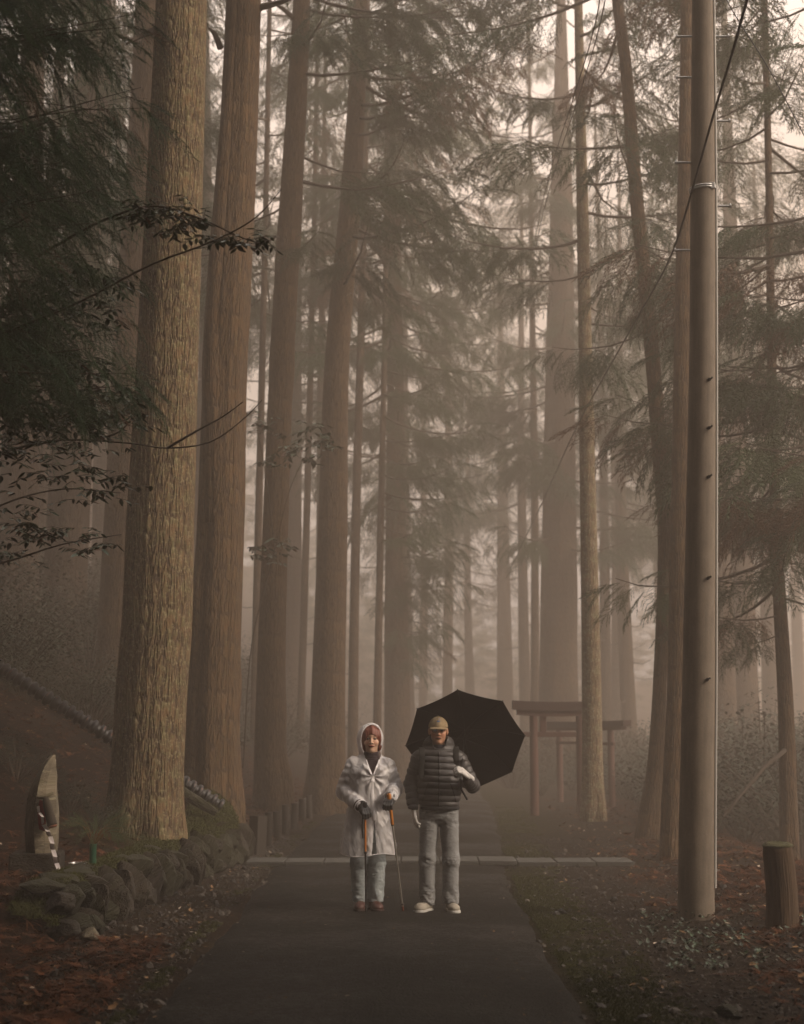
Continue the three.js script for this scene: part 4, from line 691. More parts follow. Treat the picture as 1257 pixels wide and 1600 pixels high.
broadleaf('glossy broad-leaved evergreen below the young cedar on the dark left bank', lb(-3.6, 10), 71, [[90, 610, 10, 110, 60, 150], [170, 640, 10, 60, 40, 60], [40, 520, 10.2, 70, 60, 90], [120, 470, 10.2, 80, 60, 80], [60, 700, 10.2, 90, 50, 60], [150, 760, 10.4, 70, 30, 26], [120, 845, 10.6, 70, 25, 18], [30, 830, 10.6, 60, 60, 40]],
  [[[-260, 1190, 10.4], [-150, 900, 10.2], [-40, 690, 10], [60, 610, 10], [150, 590, 10]], [[-150, 900, 10.2], [-20, 800, 10.3], [90, 765, 10.4], [190, 770, 10.4]], [[-100, 800, 10.2], [20, 560, 10.2], [110, 470, 10.2]], [[-150, 900, 10.2], [0, 880, 10.6], [100, 850, 10.6], [190, 835, 10.6]]], 0.075);
broadleaf('thin leafy branch slanting up across the two nearest trunks', lb(-3.4, 9.3), 72, [[285, 345, 9.2, 40, 25, 26], [340, 372, 9.1, 40, 14, 14], [235, 330, 9.2, 40, 20, 24], [395, 378, 9.0, 30, 10, 7]],
  [[[-120, 560, 9.4], [0, 522, 9.3], [120, 474, 9.3], [240, 412, 9.2], [330, 378, 9.1], [400, 340, 9], [440, 296, 9]], [[60, 400, 9.4], [160, 345, 9.3], [240, 322, 9.2], [310, 340, 9.2], [380, 372, 9.1], [425, 385, 9.0]]], 0.065);
broadleaf('bare dark twig reaching right across the trunks low down on the left', lb(-3.9, 11), 73, [[140, 700, 11, 60, 12, 6]],
  [[[-150, 760, 11], [0, 708, 11], [90, 688, 10.9], [200, 692, 10.8], [262, 700, 10.7], [330, 690, 10.6], [384, 652, 10.6], [410, 625, 10.6]], [[262, 700, 10.7], [310, 672, 10.6], [350, 650, 10.6], [380, 628, 10.5]], [[140, 690, 10.9], [190, 672, 10.8], [215, 640, 10.8]]], 0.06);
broadleaf('spray of broad leaves hanging between the third trunk and the thick cedar', lb(-2.9, 22), 74, [[480, 690, 21.5, 46, 30, 44], [440, 715, 21.5, 30, 16, 14], [425, 860, 21.8, 40, 22, 26], [405, 660, 22, 26, 20, 12]], [[[380, 1200, 22], [395, 1000, 22], [430, 860, 21.8], [455, 760, 21.6], [490, 690, 21.5]], [[430, 860, 21.8], [415, 740, 22], [400, 660, 22]]], 0.11);

// undergrowth far and near: low evergreen bushes, one made and set down again and again
{
  const r = rngOf(303), kinds = [0, 1].map((k) => { const q = rngOf(310 + k), g = new THREE.Group(), T = new Tri(), ms = [], cs = [];
    for (let i = 0; i < 26; i++) { const a = q() * 6.28, R = Math.sqrt(q()), e = V(Math.cos(a) * R * 0.75, 0.35 + 0.65 * q() * (1.15 - R * R * 0.6), Math.sin(a) * R * 0.75); tube([V(0, -0.1, 0), e.clone().multiplyScalar(0.5).add(V(0, 0.1, 0)), e], [0.012, 0.008, 0.004], 4, null, false, 0, T);
      for (let j = 0; j < 84; j++) { const p = e.clone().multiplyScalar(0.55 + 0.5 * q()).add(V((q() - 0.5) * 0.3, (q() - 0.5) * 0.22, (q() - 0.5) * 0.3)); ms.push(turned(p, q() * 6.28, (q() - 0.5), -0.3 - 0.5 * q(), 0.026 + 0.026 * q())); const s = 0.5 + 0.8 * q(); cs.push(rgb(0.024 * s, 0.032 * s, 0.015 * s)); } }
    part('stems', T.geo(), M.branchWood, g).userData.kind = 'stuff'; { const lg = leafGeometry(0.24, 0.25), L = ms.map((m, i) => { const h = lg.clone().applyMatrix4(m), c = new Float32Array(h.attributes.position.count * 3); for (let j = 0; j < c.length; j += 3) { c[j] = cs[i].r; c[j + 1] = cs[i].g; c[j + 2] = cs[i].b; } h.setAttribute('color', new THREE.BufferAttribute(c, 3)); return h; }); part('leaves', mergeGeometries(L), M.needles, g).userData.kind = 'stuff'; } return g; });
  const list = [];
  for (let i = 0; i < 46; i++) { const d = 19 + 36 * r(); list.push([wallX(d) - 1.6 - 7 * r() ** 1.4, d, 0.8 + 1.1 * r(), 'left']); }
  for (let i = 0; i < 60; i++) { const d = 19 + 34 * r(), x = roadR(d) + 2.6 + 8.5 * r(); if (d < 34 && x < 5.0) continue; list.push([x, d, 0.9 + 1.3 * r(), 'right']); }
  for (let i = 0; i < 26; i++) { const d = 33 + 22 * r(); list.push([roadR(d) + 0.9 + 4 * r(), d, 0.7 + 1.2 * r(), 'right']); }
  for (let i = 0; i < 60; i++) { const d = 12.8 + 10 * r(), u = d < 17.6 ? 2.6 + 4 * r() : 1.4 + 5 * r(); list.push([wallX(d) - u, d, 0.5 + 0.8 * r(), 'left']); }
  for (let i = 0; i < 26; i++) { const d = 23 + 14 * r(); list.push([5.0 + 0.2 * (d - 23) + 4.5 * r(), d, 1.6 + 1.1 * r(), 'right']); }
  for (const [px, py, d, s] of [[30, 1120, 15.8, 0.5], [112, 1150, 15.9, 0.42], [70, 1130, 15.9, 0.35], [150, 1190, 15.6, 0.4]]) list.push([atZ(px, py, d).x, d, s, 'left']);
  list.forEach(([x, d, s, side], i) => { const g = kinds[i % 2].clone(); g.name = numbered('evergreen_bush'); g.position.set(x, groundY(x, -d), -d); g.rotation.y = r() * 6.28; g.scale.set(s * 1.2, s, s * 1.2); scene.add(g);
    g.userData = { label: side === 'left' ? 'dark evergreen bush growing on the bank among the trunks left of the road' : 'dark evergreen bush in the misty undergrowth beyond the verge right of the road', category: 'bush', group: side === 'left' ? 'bushes on the bank' : 'bushes beyond the verge' }; });
}
// ------------------------------------------------------------------ two people: bodies and clothes as meshed distance fields
const smin = (a, b, k) => { const h = clamp(0.5 + 0.5 * (b - a) / k); return lerp(b, a, h) - k * h * (1 - h); };
const smax = (a, b, k) => -smin(-a, -b, k);
function capD(x, y, z, a, b, ra, rb) { const bx = b[0] - a[0], by = b[1] - a[1], bz = b[2] - a[2], px = x - a[0], py = y - a[1], pz = z - a[2], t = clamp((px * bx + py * by + pz * bz) / (bx * bx + by * by + bz * bz)); return Math.hypot(px - bx * t, py - by * t, pz - bz * t) - (ra + (rb - ra) * t); }
const capT = (x, y, z, a, b) => { const bx = b[0] - a[0], by = b[1] - a[1], bz = b[2] - a[2]; return clamp(((x - a[0]) * bx + (y - a[1]) * by + (z - a[2]) * bz) / (bx * bx + by * by + bz * bz)); };
const ellD = (x, y, z, c, r) => { const u = (x - c[0]) / r[0], v = (y - c[1]) / r[1], w = (z - c[2]) / r[2], k0 = Math.hypot(u, v, w), k1 = Math.hypot(u / r[0], v / r[1], w / r[2]); return k0 < 1e-6 ? -Math.min(...r) : k0 * (k0 - 1) / k1; };
// surface nets over a box; keep(x, y, z) drops triangles, tint(x, y, z) colours vertices
function meshField(f, lo, hi, cell, { keep, tint } = {}) {
  const n = [0, 1, 2].map((k) => Math.ceil((hi[k] - lo[k]) / cell) + 1), [nx, ny, nz] = n, F_ = new Float32Array(nx * ny * nz), id = new Int32Array(nx * ny * nz).fill(-1), at = (i, j, k) => (k * ny + j) * nx + i;
  const B = 4; for (let k0 = 0; k0 < nz; k0 += B) for (let j0 = 0; j0 < ny; j0 += B) for (let i0 = 0; i0 < nx; i0 += B) {   // look closely only near the surface
    const d = f(lo[0] + (i0 + 1.5) * cell, lo[1] + (j0 + 1.5) * cell, lo[2] + (k0 + 1.5) * cell), far = Math.abs(d) > 6.5 * cell + 0.02;
    for (let k = k0; k < Math.min(nz, k0 + B); k++) for (let j = j0; j < Math.min(ny, j0 + B); j++) for (let i = i0; i < Math.min(nx, i0 + B); i++) F_[at(i, j, k)] = far ? d : f(lo[0] + i * cell, lo[1] + j * cell, lo[2] + k * cell);
  }
  const pos = [], idx = [], E = [[0, 1], [2, 3], [4, 5], [6, 7], [0, 2], [1, 3], [4, 6], [5, 7], [0, 4], [1, 5], [2, 6], [3, 7]];
  for (let k = 0; k < nz - 1; k++) for (let j = 0; j < ny - 1; j++) for (let i = 0; i < nx - 1; i++) {
    const v = []; let m = 0; for (let c = 0; c < 8; c++) { v.push(F_[at(i + (c & 1), j + ((c >> 1) & 1), k + (c >> 2))]); if (v[c] < 0) m++; }
    if (m === 0 || m === 8) continue;
    let sx = 0, sy = 0, sz = 0, q = 0;
    for (const [a, b] of E) if ((v[a] < 0) !== (v[b] < 0)) { const t = v[a] / (v[a] - v[b]); sx += lerp(a & 1, b & 1, t); sy += lerp((a >> 1) & 1, (b >> 1) & 1, t); sz += lerp(a >> 2, b >> 2, t); q++; }
    id[at(i, j, k)] = pos.length / 3; pos.push(lo[0] + (i + sx / q) * cell, lo[1] + (j + sy / q) * cell, lo[2] + (k + sz / q) * cell);
  }
  const quad = (a, b, c, d, flip) => { if (a < 0 || b < 0 || c < 0 || d < 0) return; flip ? idx.push(a, c, b, a, d, c) : idx.push(a, b, c, a, c, d); };
  for (let k = 1; k < nz - 1; k++) for (let j = 1; j < ny - 1; j++) for (let i = 1; i < nx - 1; i++) {
    const s = F_[at(i, j, k)] < 0;
    if (s !== (F_[at(i + 1, j, k)] < 0)) quad(id[at(i, j - 1, k - 1)], id[at(i, j, k - 1)], id[at(i, j, k)], id[at(i, j - 1, k)], !s);
    if (s !== (F_[at(i, j + 1, k)] < 0)) quad(id[at(i - 1, j, k - 1)], id[at(i - 1, j, k)], id[at(i, j, k)], id[at(i, j, k - 1)], !s);
    if (s !== (F_[at(i, j, k + 1)] < 0)) quad(id[at(i - 1, j - 1, k)], id[at(i, j - 1, k)], id[at(i, j, k)], id[at(i - 1, j, k)], !s);
  }
  let tris = idx;
  if (keep) { tris = []; for (let t = 0; t < idx.length; t += 3) { let x = 0, y = 0, z = 0; for (let c = 0; c < 3; c++) { x += pos[idx[t + c] * 3] / 3; y += pos[idx[t + c] * 3 + 1] / 3; z += pos[idx[t + c] * 3 + 2] / 3; } if (keep(x, y, z)) tris.push(idx[t], idx[t + 1], idx[t + 2]); } }
  const N = pos.length / 3, nor = new Float32Array(N * 3), uv = new Float32Array(N * 2), col = tint ? new Float32Array(N * 3) : null, e = cell * 0.6;
  for (let i = 0; i < N; i++) {
    const x = pos[i * 3], y = pos[i * 3 + 1], z = pos[i * 3 + 2], g = V(f(x + e, y, z) - f(x - e, y, z), f(x, y + e, z) - f(x, y - e, z), f(x, y, z + e) - f(x, y, z - e)).normalize();
    nor.set([g.x, g.y, g.z], i * 3); uv.set([x + z * 0.6, y], i * 2); if (col) col.set(tint(x, y, z), i * 3);
  }
  const g = new THREE.BufferGeometry(); g.setAttribute('position', new THREE.Float32BufferAttribute(pos, 3)); g.setAttribute('normal', new THREE.BufferAttribute(nor, 3)); g.setAttribute('uv', new THREE.BufferAttribute(uv, 2)); if (col) g.setAttribute('color', new THREE.BufferAttribute(col, 3)); g.setIndex(tris); return g;
}
function joinBody(list) { // keep colours
  const p = [], n = [], u = [], c = [], ix = []; for (const g of list) { const o = p.length / 3; p.push(...g.attributes.position.array); n.push(...g.attributes.normal.array); u.push(...g.attributes.uv.array); c.push(...g.attributes.color.array); for (const i of g.index.array) ix.push(i + o); }
  const g = new THREE.BufferGeometry(); for (const [k, a, s] of [['position', p, 3], ['normal', n, 3], ['uv', u, 2], ['color', c, 3]]) g.setAttribute(k, new THREE.Float32BufferAttribute(a, s)); g.setIndex(ix); return g;
}
const frontZ = (f, x, y, z0 = 0.5) => { let z = z0; for (let i = 0; i < 80; i++) { const d = f(x, y, z); if (d < 0.0005) break; z -= Math.max(0.0008, d * 0.8); } return z; };
// ribbon laid on a field's front along a path of [x, y]
function ribbon(f, path, w, th, lift = 0.002, n = 40) {
  const c = curve(path.map(([x, y]) => V(x, y, 0)), n), T = new Tri();
  c.forEach((p, i) => { const d = c[Math.min(i + 1, n)].clone().sub(c[Math.max(0, i - 1)]).normalize(), s = V(-d.y, d.x, 0).multiplyScalar(w / 2); for (const k of [-1, -0.8, 0.8, 1]) { const x = p.x + s.x * k, y = p.y + s.y * k, z = frontZ(f, x, y) + lift + (Math.abs(k) < 1 ? th : -0.004); T.v(x, y, z, i / n, k); } });
  for (let i = 0; i < n; i++) for (let k = 0; k < 3; k++) { const a = i * 4 + k; T.quad(a, a + 1, a + 5, a + 4); }
  return T.geo();
}
// a hand: wrist w, direction d towards the fingers, n out of the palm; curls are the bends of the four fingers; grow swells it into a glove
function handField(w, d, n, curls, thumb, grow = 0, k = 1) {
  const D = V(...d).normalize(), N = V(...n); N.addScaledVector(D, -N.dot(D)).normalize(); const S = D.clone().cross(N), W = V(...w), segs = [], add = (a, b, ra, rb) => segs.push([a.toArray(), b.toArray(), (ra + grow) * k, (rb + grow) * k]);
  const P = (u, s, q) => W.clone().addScaledVector(D, u * k).addScaledVector(S, s * k).addScaledVector(N, q * k);
  for (const s of [-0.024, -0.008, 0.008, 0.024]) add(P(0.01, s * 0.75, 0), P(0.078, s * 1.15, 0.002), 0.0135, 0.0125);
  add(P(-0.03, 0, 0), P(0.01, 0, 0), 0.025, 0.024);
  const len = [0.9, 1.05, 1, 0.8], tip = [];
  [-0.03, -0.01, 0.01, 0.03].forEach((s, i) => { let p = P(0.08, s, 0.002), a = curls[i] * 0.4; const sp = s * 1.6; for (let j = 0; j < 3; j++) { const L = [0.042, 0.027, 0.022][j] * len[i] * k, dir = D.clone().multiplyScalar(Math.cos(a)).addScaledVector(N, Math.sin(a)).addScaledVector(S, sp); const q = p.clone().addScaledVector(dir.normalize(), L); add(p, q, 0.0098 - 0.0012 * j, 0.0092 - 0.0012 * j); p = q; a += curls[i]; } tip.push(p); });
  const t0 = P(0.02, -0.026, 0.006), t1 = t0.clone().add(V().addScaledVector(D, 0.032 * k).addScaledVector(S, -0.026 * k * (1 - thumb)).addScaledVector(N, 0.03 * k * thumb)), t2 = t1.clone().add(V().addScaledVector(D, 0.026 * k).addScaledVector(S, (-0.006 + 0.02 * thumb) * k).addScaledVector(N, 0.018 * k * thumb));
  add(t0, t1, 0.0145, 0.011); add(t1, t2, 0.011, 0.0088);
  const f = (x, y, z) => { let m = 1; for (const [a, b, ra, rb] of segs) m = smin(m, capD(x, y, z, a, b, ra, rb), 0.006); return m; };
  const lo = [1e9, 1e9, 1e9], hi = [-1e9, -1e9, -1e9]; for (const [a, b] of segs) for (const p of [a, b]) for (let c = 0; c < 3; c++) { lo[c] = Math.min(lo[c], p[c] - 0.035); hi[c] = Math.max(hi[c], p[c] + 0.035); }
  return { f, lo, hi, palm: P(0.06, 0, 0.024) };
}
function headField(c, { nose = 1, jaw = 1, smile = 0 } = {}) {
  const E = (x, y, z, q, r) => ellD(x, y, z, q, r);
  return (X, Y, Z) => {
    const x = X - c[0], y = Y - c[1], z = Z - c[2], ax = Math.abs(x);
    let d = E(x, y, z, [0, 0.03, -0.012], [0.076, 0.09, 0.097]);
    d = smin(d, E(x, y, z, [0, -0.048, 0.022], [0.058 * jaw, 0.064, 0.06]), 0.035);
    d = smin(d, E(ax, y, z, [0.036, -0.024, 0.05], [0.028, 0.026, 0.028]), 0.02);
    d = smin(d, capD(ax, y, z, [0, 0.034, 0.078], [0.042, 0.032, 0.062], 0.012, 0.011), 0.014);
    d = smax(d, -E(ax, y, z, [0.032, 0.012, 0.092], [0.017, 0.011, 0.016]), 0.012);
    d = smin(d, E(ax, y, z, [0.032, 0.011, 0.07], [0.0145, 0.011, 0.0135]), 0.004);
    d = smin(d, capD(x, y, z, [0, 0.018, 0.08], [0, -0.022, 0.1], 0.008, 0.0125 * nose), 0.01);
    d = smin(d, E(ax, y, z, [0.012, -0.026, 0.09], [0.009, 0.008, 0.01]), 0.006);
    d = smin(d, E(x, y, z, [0, -0.056 + smile * ax * 0.12, 0.08], [0.026, 0.0085, 0.0125]), 0.007);
    d = smin(d, E(x, y, z, [0, -0.094, 0.055], [0.026, 0.02, 0.024]), 0.022);
    d = smin(d, E(ax, y, z, [0.08, 0.0, -0.008], [0.011, 0.032, 0.021]), 0.008);
    return smin(d, capD(x, y, z, [0, -0.06, -0.014], [0, -0.18, -0.03], 0.052, 0.058), 0.03);
  };
}
const faceTint = (c, skin, lip, brow, smile = 0) => (X, Y, Z) => {
  const x = X - c[0], y = Y - c[1], z = Z - c[2], ax = Math.abs(x), n = 0.88 + 0.24 * fbm(x * 60 + 9, y * 60 + 9, z * 60 + 5.01, 2);
  let k = [skin[0] * n, skin[1] * n, skin[2] * n];
  if (z > 0.02) {
    k = mix3(k, [skin[0] * 1.05, skin[1] * 0.72, skin[2] * 0.68], 0.6 * Math.exp(-(((ax - 0.038) / 0.018) ** 2 + ((y + 0.024) / 0.016) ** 2)));
    k = mix3(k, lip, sstep(1.25, 0.8, Math.hypot(x / 0.026, (y + 0.056 - smile * ax * 0.12) / 0.009)));
    k = mix3(k, [0.03, 0.015, 0.012], sstep(1.3, 0.7, Math.hypot(x / 0.025, (y + 0.0555 - smile * ax * 0.12) / 0.0022)));
    k = mix3(k, brow, 0.85 * sstep(1.3, 0.7, Math.hypot((ax - 0.034) / 0.021, (y - 0.034 + (ax - 0.034) * 0.12) / 0.0045)));
    const e = Math.hypot((ax - 0.032) / 0.015, (y - 0.011) / 0.0062); k = mix3(k, [0.35, 0.3, 0.27], sstep(1.15, 0.9, e)); k = mix3(k, [0.012, 0.008, 0.006], sstep(1.15, 0.9, Math.hypot((ax - 0.032) / 0.0068, (y - 0.011) / 0.0062)));
    k = mix3(k, [0.03, 0.018, 0.014], sstep(0.45, 0.2, Math.abs(e - 1.15)) * (y > 0.0105 ? 0.8 : 0.3));
    k = mix3(k, [0.05, 0.02, 0.014], 0.7 * sstep(1.2, 0.7, Math.hypot((ax - 0.008) / 0.004, (y + 0.033) / 0.003)));
  }
  return k;
};
const cloth = (() => { const w = 256, a = tileNoise(w, w, 64, 64, 2, 61), b = tileNoise(w, w, 7, 7, 4, 62); return { weave: texture(w, w, (i) => grey(clamp(0.85 + 0.25 * (a[i] - 0.5) + 0.35 * (b[i] - 0.5)))), bump: texture(w, w, (i) => grey(a[i] * 0.5 + b[i] * 0.5), false) }; })();
const fabric = (c, o = {}) => mat({ color: rgb(...c), map: again(cloth.weave, 5, 5), bumpMap: again(cloth.bump, 9, 9), bumpScale: 0.0012, roughness: 0.9, ...o });
const glossyFabric = (c) => fabric(c, { roughness: 0.48 });
const skinM = mat({ vertexColors: true, roughness: 0.5 });
const wr = (x, y, z, k, s) => s * (Math.abs(fbm(x * k + 7, y * k * 0.9 + 3, z * k + 5.01, 3) - 0.5) * -2 + 0.3);    // crumpled folds
function shoeParts(t, x, z, yaw, upperC, soleC, L = 0.27, lace) {
  const c = Math.cos(yaw), s = Math.sin(yaw), loc = (X, Y, Z) => { const u = X - x, w = Z - z; return [u * c - w * s, Y, u * s + w * c]; }, h = L / 2;
  const body = (X, Y, Z) => { const [u, y, w] = loc(X, Y, Z); let d = smin(capD(u, y, w, [0, 0.05, -h * 0.55], [0, 0.04, h * 0.55], 0.043, 0.04), ellD(u, y, w, [0.004, 0.04, h * 0.62], [0.05, 0.036, 0.06]), 0.03); d = smin(d, capD(u, y, w, [0, 0.07, -h * 0.5], [0, 0.1, -h * 0.52], 0.042, 0.044), 0.03); return d; };
  const b = [[x - 0.2, -0.02, z - 0.22], [x + 0.2, 0.17, z + 0.22]];
  const sh = part('shoe', meshField((X, Y, Z) => smax(body(X, Y, Z), 0.022 - Y, 0.004), ...b, 0.006), upperC, t);
  part('sole', meshField((X, Y, Z) => smax(smax(body(X, Math.max(Y, 0.035), Z) - 0.006, Math.abs(Y - 0.014) - 0.014, 0.004), -1, 0.001), ...b, 0.006), soleC, sh);
  if (lace) { const T = new Tri(); for (let i = 0; i < 4; i++) { const w0 = h * (0.35 - 0.22 * i), p = [-0.026, 0, 0.026].map((u) => { let y = 0.16; while (y > 0.02 && body(x + u * c + w0 * s, y, z - u * s + w0 * c) > 0) y -= 0.002; return V(x + u * c + w0 * s, y + 0.002, z - u * s + w0 * c); }); tube(p, [0.004, 0.005, 0.004], 5, null, true, 0, T); } part('laces', T.geo(), lace, sh); }
}

// ---- the man
const manAt = onY(687, 1424, 0.02);
{
  const t = thing('person', 'person in dark quilted jacket, tan cap and grey jeans holding a black umbrella', 'person', manAt);
  const hc = [-0.005, 1.562, 0.01], skin = [0.58, 0.31, 0.19], LE = [0.3, 1.085, -0.01], LW = [0.25, 1.145, 0.19], RE = [-0.25, 1.1, -0.02], RW = [-0.232, 0.9, 0.045];
  const head = headField(hc, { nose: 1.15, jaw: 1.05 }), limb = (x, y, z) => Math.min(ellD(x, y, z, [0, 1.18, -0.01], [0.165, 0.24, 0.1]), ellD(x, y, z, [0, 0.93, 0], [0.15, 0.16, 0.1]), capD(x, y, z, [-0.16, 1.34, 0], [0.16, 1.34, 0], 0.05, 0.05), capD(x, y, z, [0, 1.3, -0.01], [0, 1.45, -0.01], 0.06, 0.055));
  const bodyF = (x, y, z) => { let d = limb(x, y, z); for (const [a, b, ra, rb] of [[[0.17, 1.34, 0], LE, 0.05, 0.04], [LE, LW, 0.042, 0.028], [[-0.17, 1.34, 0], RE, 0.05, 0.04], [RE, RW, 0.042, 0.028], [[-0.085, 0.86, 0], [-0.1, 0.47, 0.01], 0.08, 0.05], [[-0.1, 0.47, 0.01], [-0.11, 0.08, -0.01], 0.05, 0.04], [[0.085, 0.86, 0], [0.1, 0.47, 0.01], 0.08, 0.05], [[0.1, 0.47, 0.01], [0.1, 0.08, -0.01], 0.05, 0.04]]) d = smin(d, capD(x, y, z, a, b, ra, rb), 0.03); return d; };
  const tint = faceTint(hc, skin, [0.25, 0.09, 0.06], [0.05, 0.04, 0.035]);
  part('body', joinBody([meshField(head, [-0.13, 1.38, -0.13], [0.12, 1.7, 0.14], 0.004, { tint }), meshField(bodyF, [-0.36, 0.04, -0.16], [0.38, 1.46, 0.24], 0.012, { tint: () => skin })]), skinM, t);
  // quilted jacket
  const puff = (s, p) => Math.pow(Math.abs(Math.sin(Math.PI * s / p)), 0.45);
  const jacket = (x, y, z) => {
    const q = y + 0.006 * Math.sin(x * 9) + 0.004 * Math.sin(z * 14), w = fbm(x * 14 + 3, y * 30, z * 14 + 2.01, 2) - 0.5;
    let d = smin(ellD(x, y, z, [0, 1.19, 0], [0.198, 0.27, 0.135]), ellD(x, y, z, [0.004, 1.02, 0.012], [0.186, 0.25, 0.138]), 0.06);
    d = smin(d, capD(x, y, z, [-0.14, 1.335, -0.005], [0.14, 1.335, -0.005], 0.066, 0.066), 0.06);
    d -= 0.014 * puff(q - 0.9, 0.056) - 0.007 + 0.01 * w;
    for (const [a, b, ra, rb, o] of [[[-0.172, 1.335, 0], RE, 0.072, 0.062, 0], [RE, RW, 0.06, 0.047, 0.25], [[0.172, 1.335, 0], LE, 0.072, 0.062, 0], [LE, LW, 0.06, 0.047, 0.25]]) { const s = capT(x, y, z, a, b) * Math.hypot(a[0] - b[0], a[1] - b[1], a[2] - b[2]) + o; d = smin(d, capD(x, y, z, a, b, ra, rb) - 0.011 * puff(s, 0.056) + 0.005 - 0.012 * w, 0.02); }
    d = smin(d, capD(x, y, z, [0, 1.34, -0.01], [0, 1.425, 0.0], 0.1, 0.083), 0.03);
    { const u = x, v = (y - 1.44) * 0.88 - (z + 0.045) * 0.48, ww = (z + 0.045) * 0.88 + (y - 1.44) * 0.48, R = Math.hypot(u / 1.05, ww) - 0.102; d = smin(d, Math.hypot(R, v * 0.62) - 0.034 - 0.006 * w, 0.02); }   // hood lying round the neck
    d = smax(d, -capD(x, y, z, [0, 1.4, 0.02], [0, 1.62, 0.05], 0.058, 0.09), 0.012);
    return smax(d, 0.893 + 0.012 * Math.sin(x * 8 + 1) - y, 0.02);
  };
  const jk = part('jacket', meshField(jacket, [-0.37, 0.86, -0.22], [0.4, 1.54, 0.28], 0.0068), glossyFabric([0.066, 0.062, 0.062]), t);
  part('zip', ribbon(jacket, [[-0.004, 1.385], [0.0, 1.25], [-0.003, 1.1], [-0.006, 0.91]], 0.016, 0.004), M.blackPlastic, jk);
  for (const s of [-1, 1]) part('pocket_trim', ribbon(jacket, [[s * 0.098, 1.115], [s * 0.128, 1.03], [s * 0.15, 0.95]], 0.012, 0.003, 0.001, 20), M.blackPlastic, jk);
  part('hem_band', meshField((x, y, z) => smax(Math.abs(jacket(x, Math.max(y, 0.915), z) + 0.004) - 0.006, Math.abs(y - 0.893) - 0.016, 0.004), [-0.25, 0.86, -0.2], [0.25, 0.94, 0.22], 0.008), fabric([0.02, 0.02, 0.022]), jk);
  part('inner_collar', meshField((x, y, z) => smax(Math.abs(capD(x, y, z, [0, 1.3, -0.01], [0, 1.44, -0.004], 0.07, 0.066)) - 0.006, Math.abs(y - 1.39) - 0.06, 0.006), [-0.12, 1.3, -0.12], [0.12, 1.47, 0.12], 0.007), fabric([0.03, 0.03, 0.038]), t);
  // jeans
  const jeans = (x, y, z) => {
    let d = ellD(x, y, z, [0, 0.9, 0.0], [0.168, 0.16, 0.118]);
    const fold = (wr(x, y * 1.7, z, 9, 0.02) + wr(x + 5, y * 2.4, z, 22, 0.008)) * (0.4 + sstep(0.3, 0.08, y) + 0.9 * Math.exp(-(((y - 0.42) / 0.05) ** 2)) + 0.5 * sstep(0.65, 0.8, y));
    for (const s of [-1, 1]) { const k = s < 0 ? -0.105 : 0.1; let q = smin(capD(x, y, z, [s * 0.083, 0.84, 0.0], [k, 0.46, 0.012], 0.089, 0.071), capD(x, y, z, [k, 0.46, 0.012], [k - 0.004, 0.05, -0.012], 0.071, 0.069), 0.03); d = smin(d, q, 0.022); }
    return smax(d - fold, 0.062 + 0.012 * Math.sin(x * 40) - y, 0.008);
  };
  part('jeans', meshField(jeans, [-0.22, 0.03, -0.16], [0.22, 1.0, 0.16], 0.0075), fabric([0.29, 0.295, 0.295]), t);
  const suede = fabric([0.42, 0.38, 0.31]), white = fabric([0.6, 0.58, 0.53]), black = mat({ color: rgb(0.015, 0.015, 0.016), roughness: 0.6 });
  shoeParts(t, -0.135, 0.045, -0.5, suede, white, 0.28, black); shoeParts(t, 0.112, 0.05, 0.1, suede, white, 0.28, black);
  // gloves
  const glove = fabric([0.72, 0.7, 0.67]);
  const rh = handField([-0.23, 0.89, 0.05], [0.1, -1, 0.1], [1, 0.05, -0.25], [0.25, 0.3, 0.35, 0.45], 0.35, 0.002, 1.02);
  part('glove', meshField(rh.f, rh.lo, rh.hi, 0.0045), glove, t);
  const shaft = V(0.055, 0.56, -0.83).normalize(), grip = V(0.19, 1.2, 0.235);
  const side = V(0, 0.83, 0.56).multiplyScalar(0.72).add(V(-0.7, 0, 0)).normalize(), nn = side.clone().cross(shaft).normalize(); if (nn.x > 0) nn.negate();
  const lh = handField(grip.clone().addScaledVector(side, -0.07).addScaledVector(nn, -0.024).toArray(), side.toArray(), nn.toArray(), [0.95, 1.0, 1.0, 1.0], 0.75, 0.003, 1.04);
  part('glove', meshField(lh.f, lh.lo, lh.hi, 0.004), glove, t);
  // hair, cap, spectacles
  const capF = (x, y, z) => ellD(x, y, z, [hc[0], hc[1] + 0.042, hc[2] - 0.008], [0.088, 0.092, 0.104]) - 0.002 * Math.cos(Math.atan2(x - hc[0], z - hc[2]) * 6);
  part('hair', meshField((x, y, z) => smax(smax(ellD(x, y, z, [hc[0], hc[1] + 0.02, hc[2] - 0.02], [0.082, 0.092, 0.1]) - 0.003 * (vnoise(x * 300, y * 90, z * 300) - 0.5), z - hc[2] - 0.01 - 0.2 * (y - hc[1]), 0.01), hc[1] - 0.05 - y, 0.01), [hc[0] - 0.11, hc[1] - 0.09, hc[2] - 0.14], [hc[0] + 0.11, hc[1] + 0.13, hc[2] + 0.1], 0.005), fabric([0.09, 0.085, 0.08]), t);
  const tan = fabric([0.4, 0.3, 0.175]), cap = part('cap', meshField((x, y, z) => smax(smax(capF(x, y, z), -(capF(x, y, z) + 0.006), 0.002), hc[1] + 0.036 - y, 0.003), [hc[0] - 0.11, hc[1], hc[2] - 0.13], [hc[0] + 0.11, hc[1] + 0.15, hc[2] + 0.12], 0.0042), tan, t);
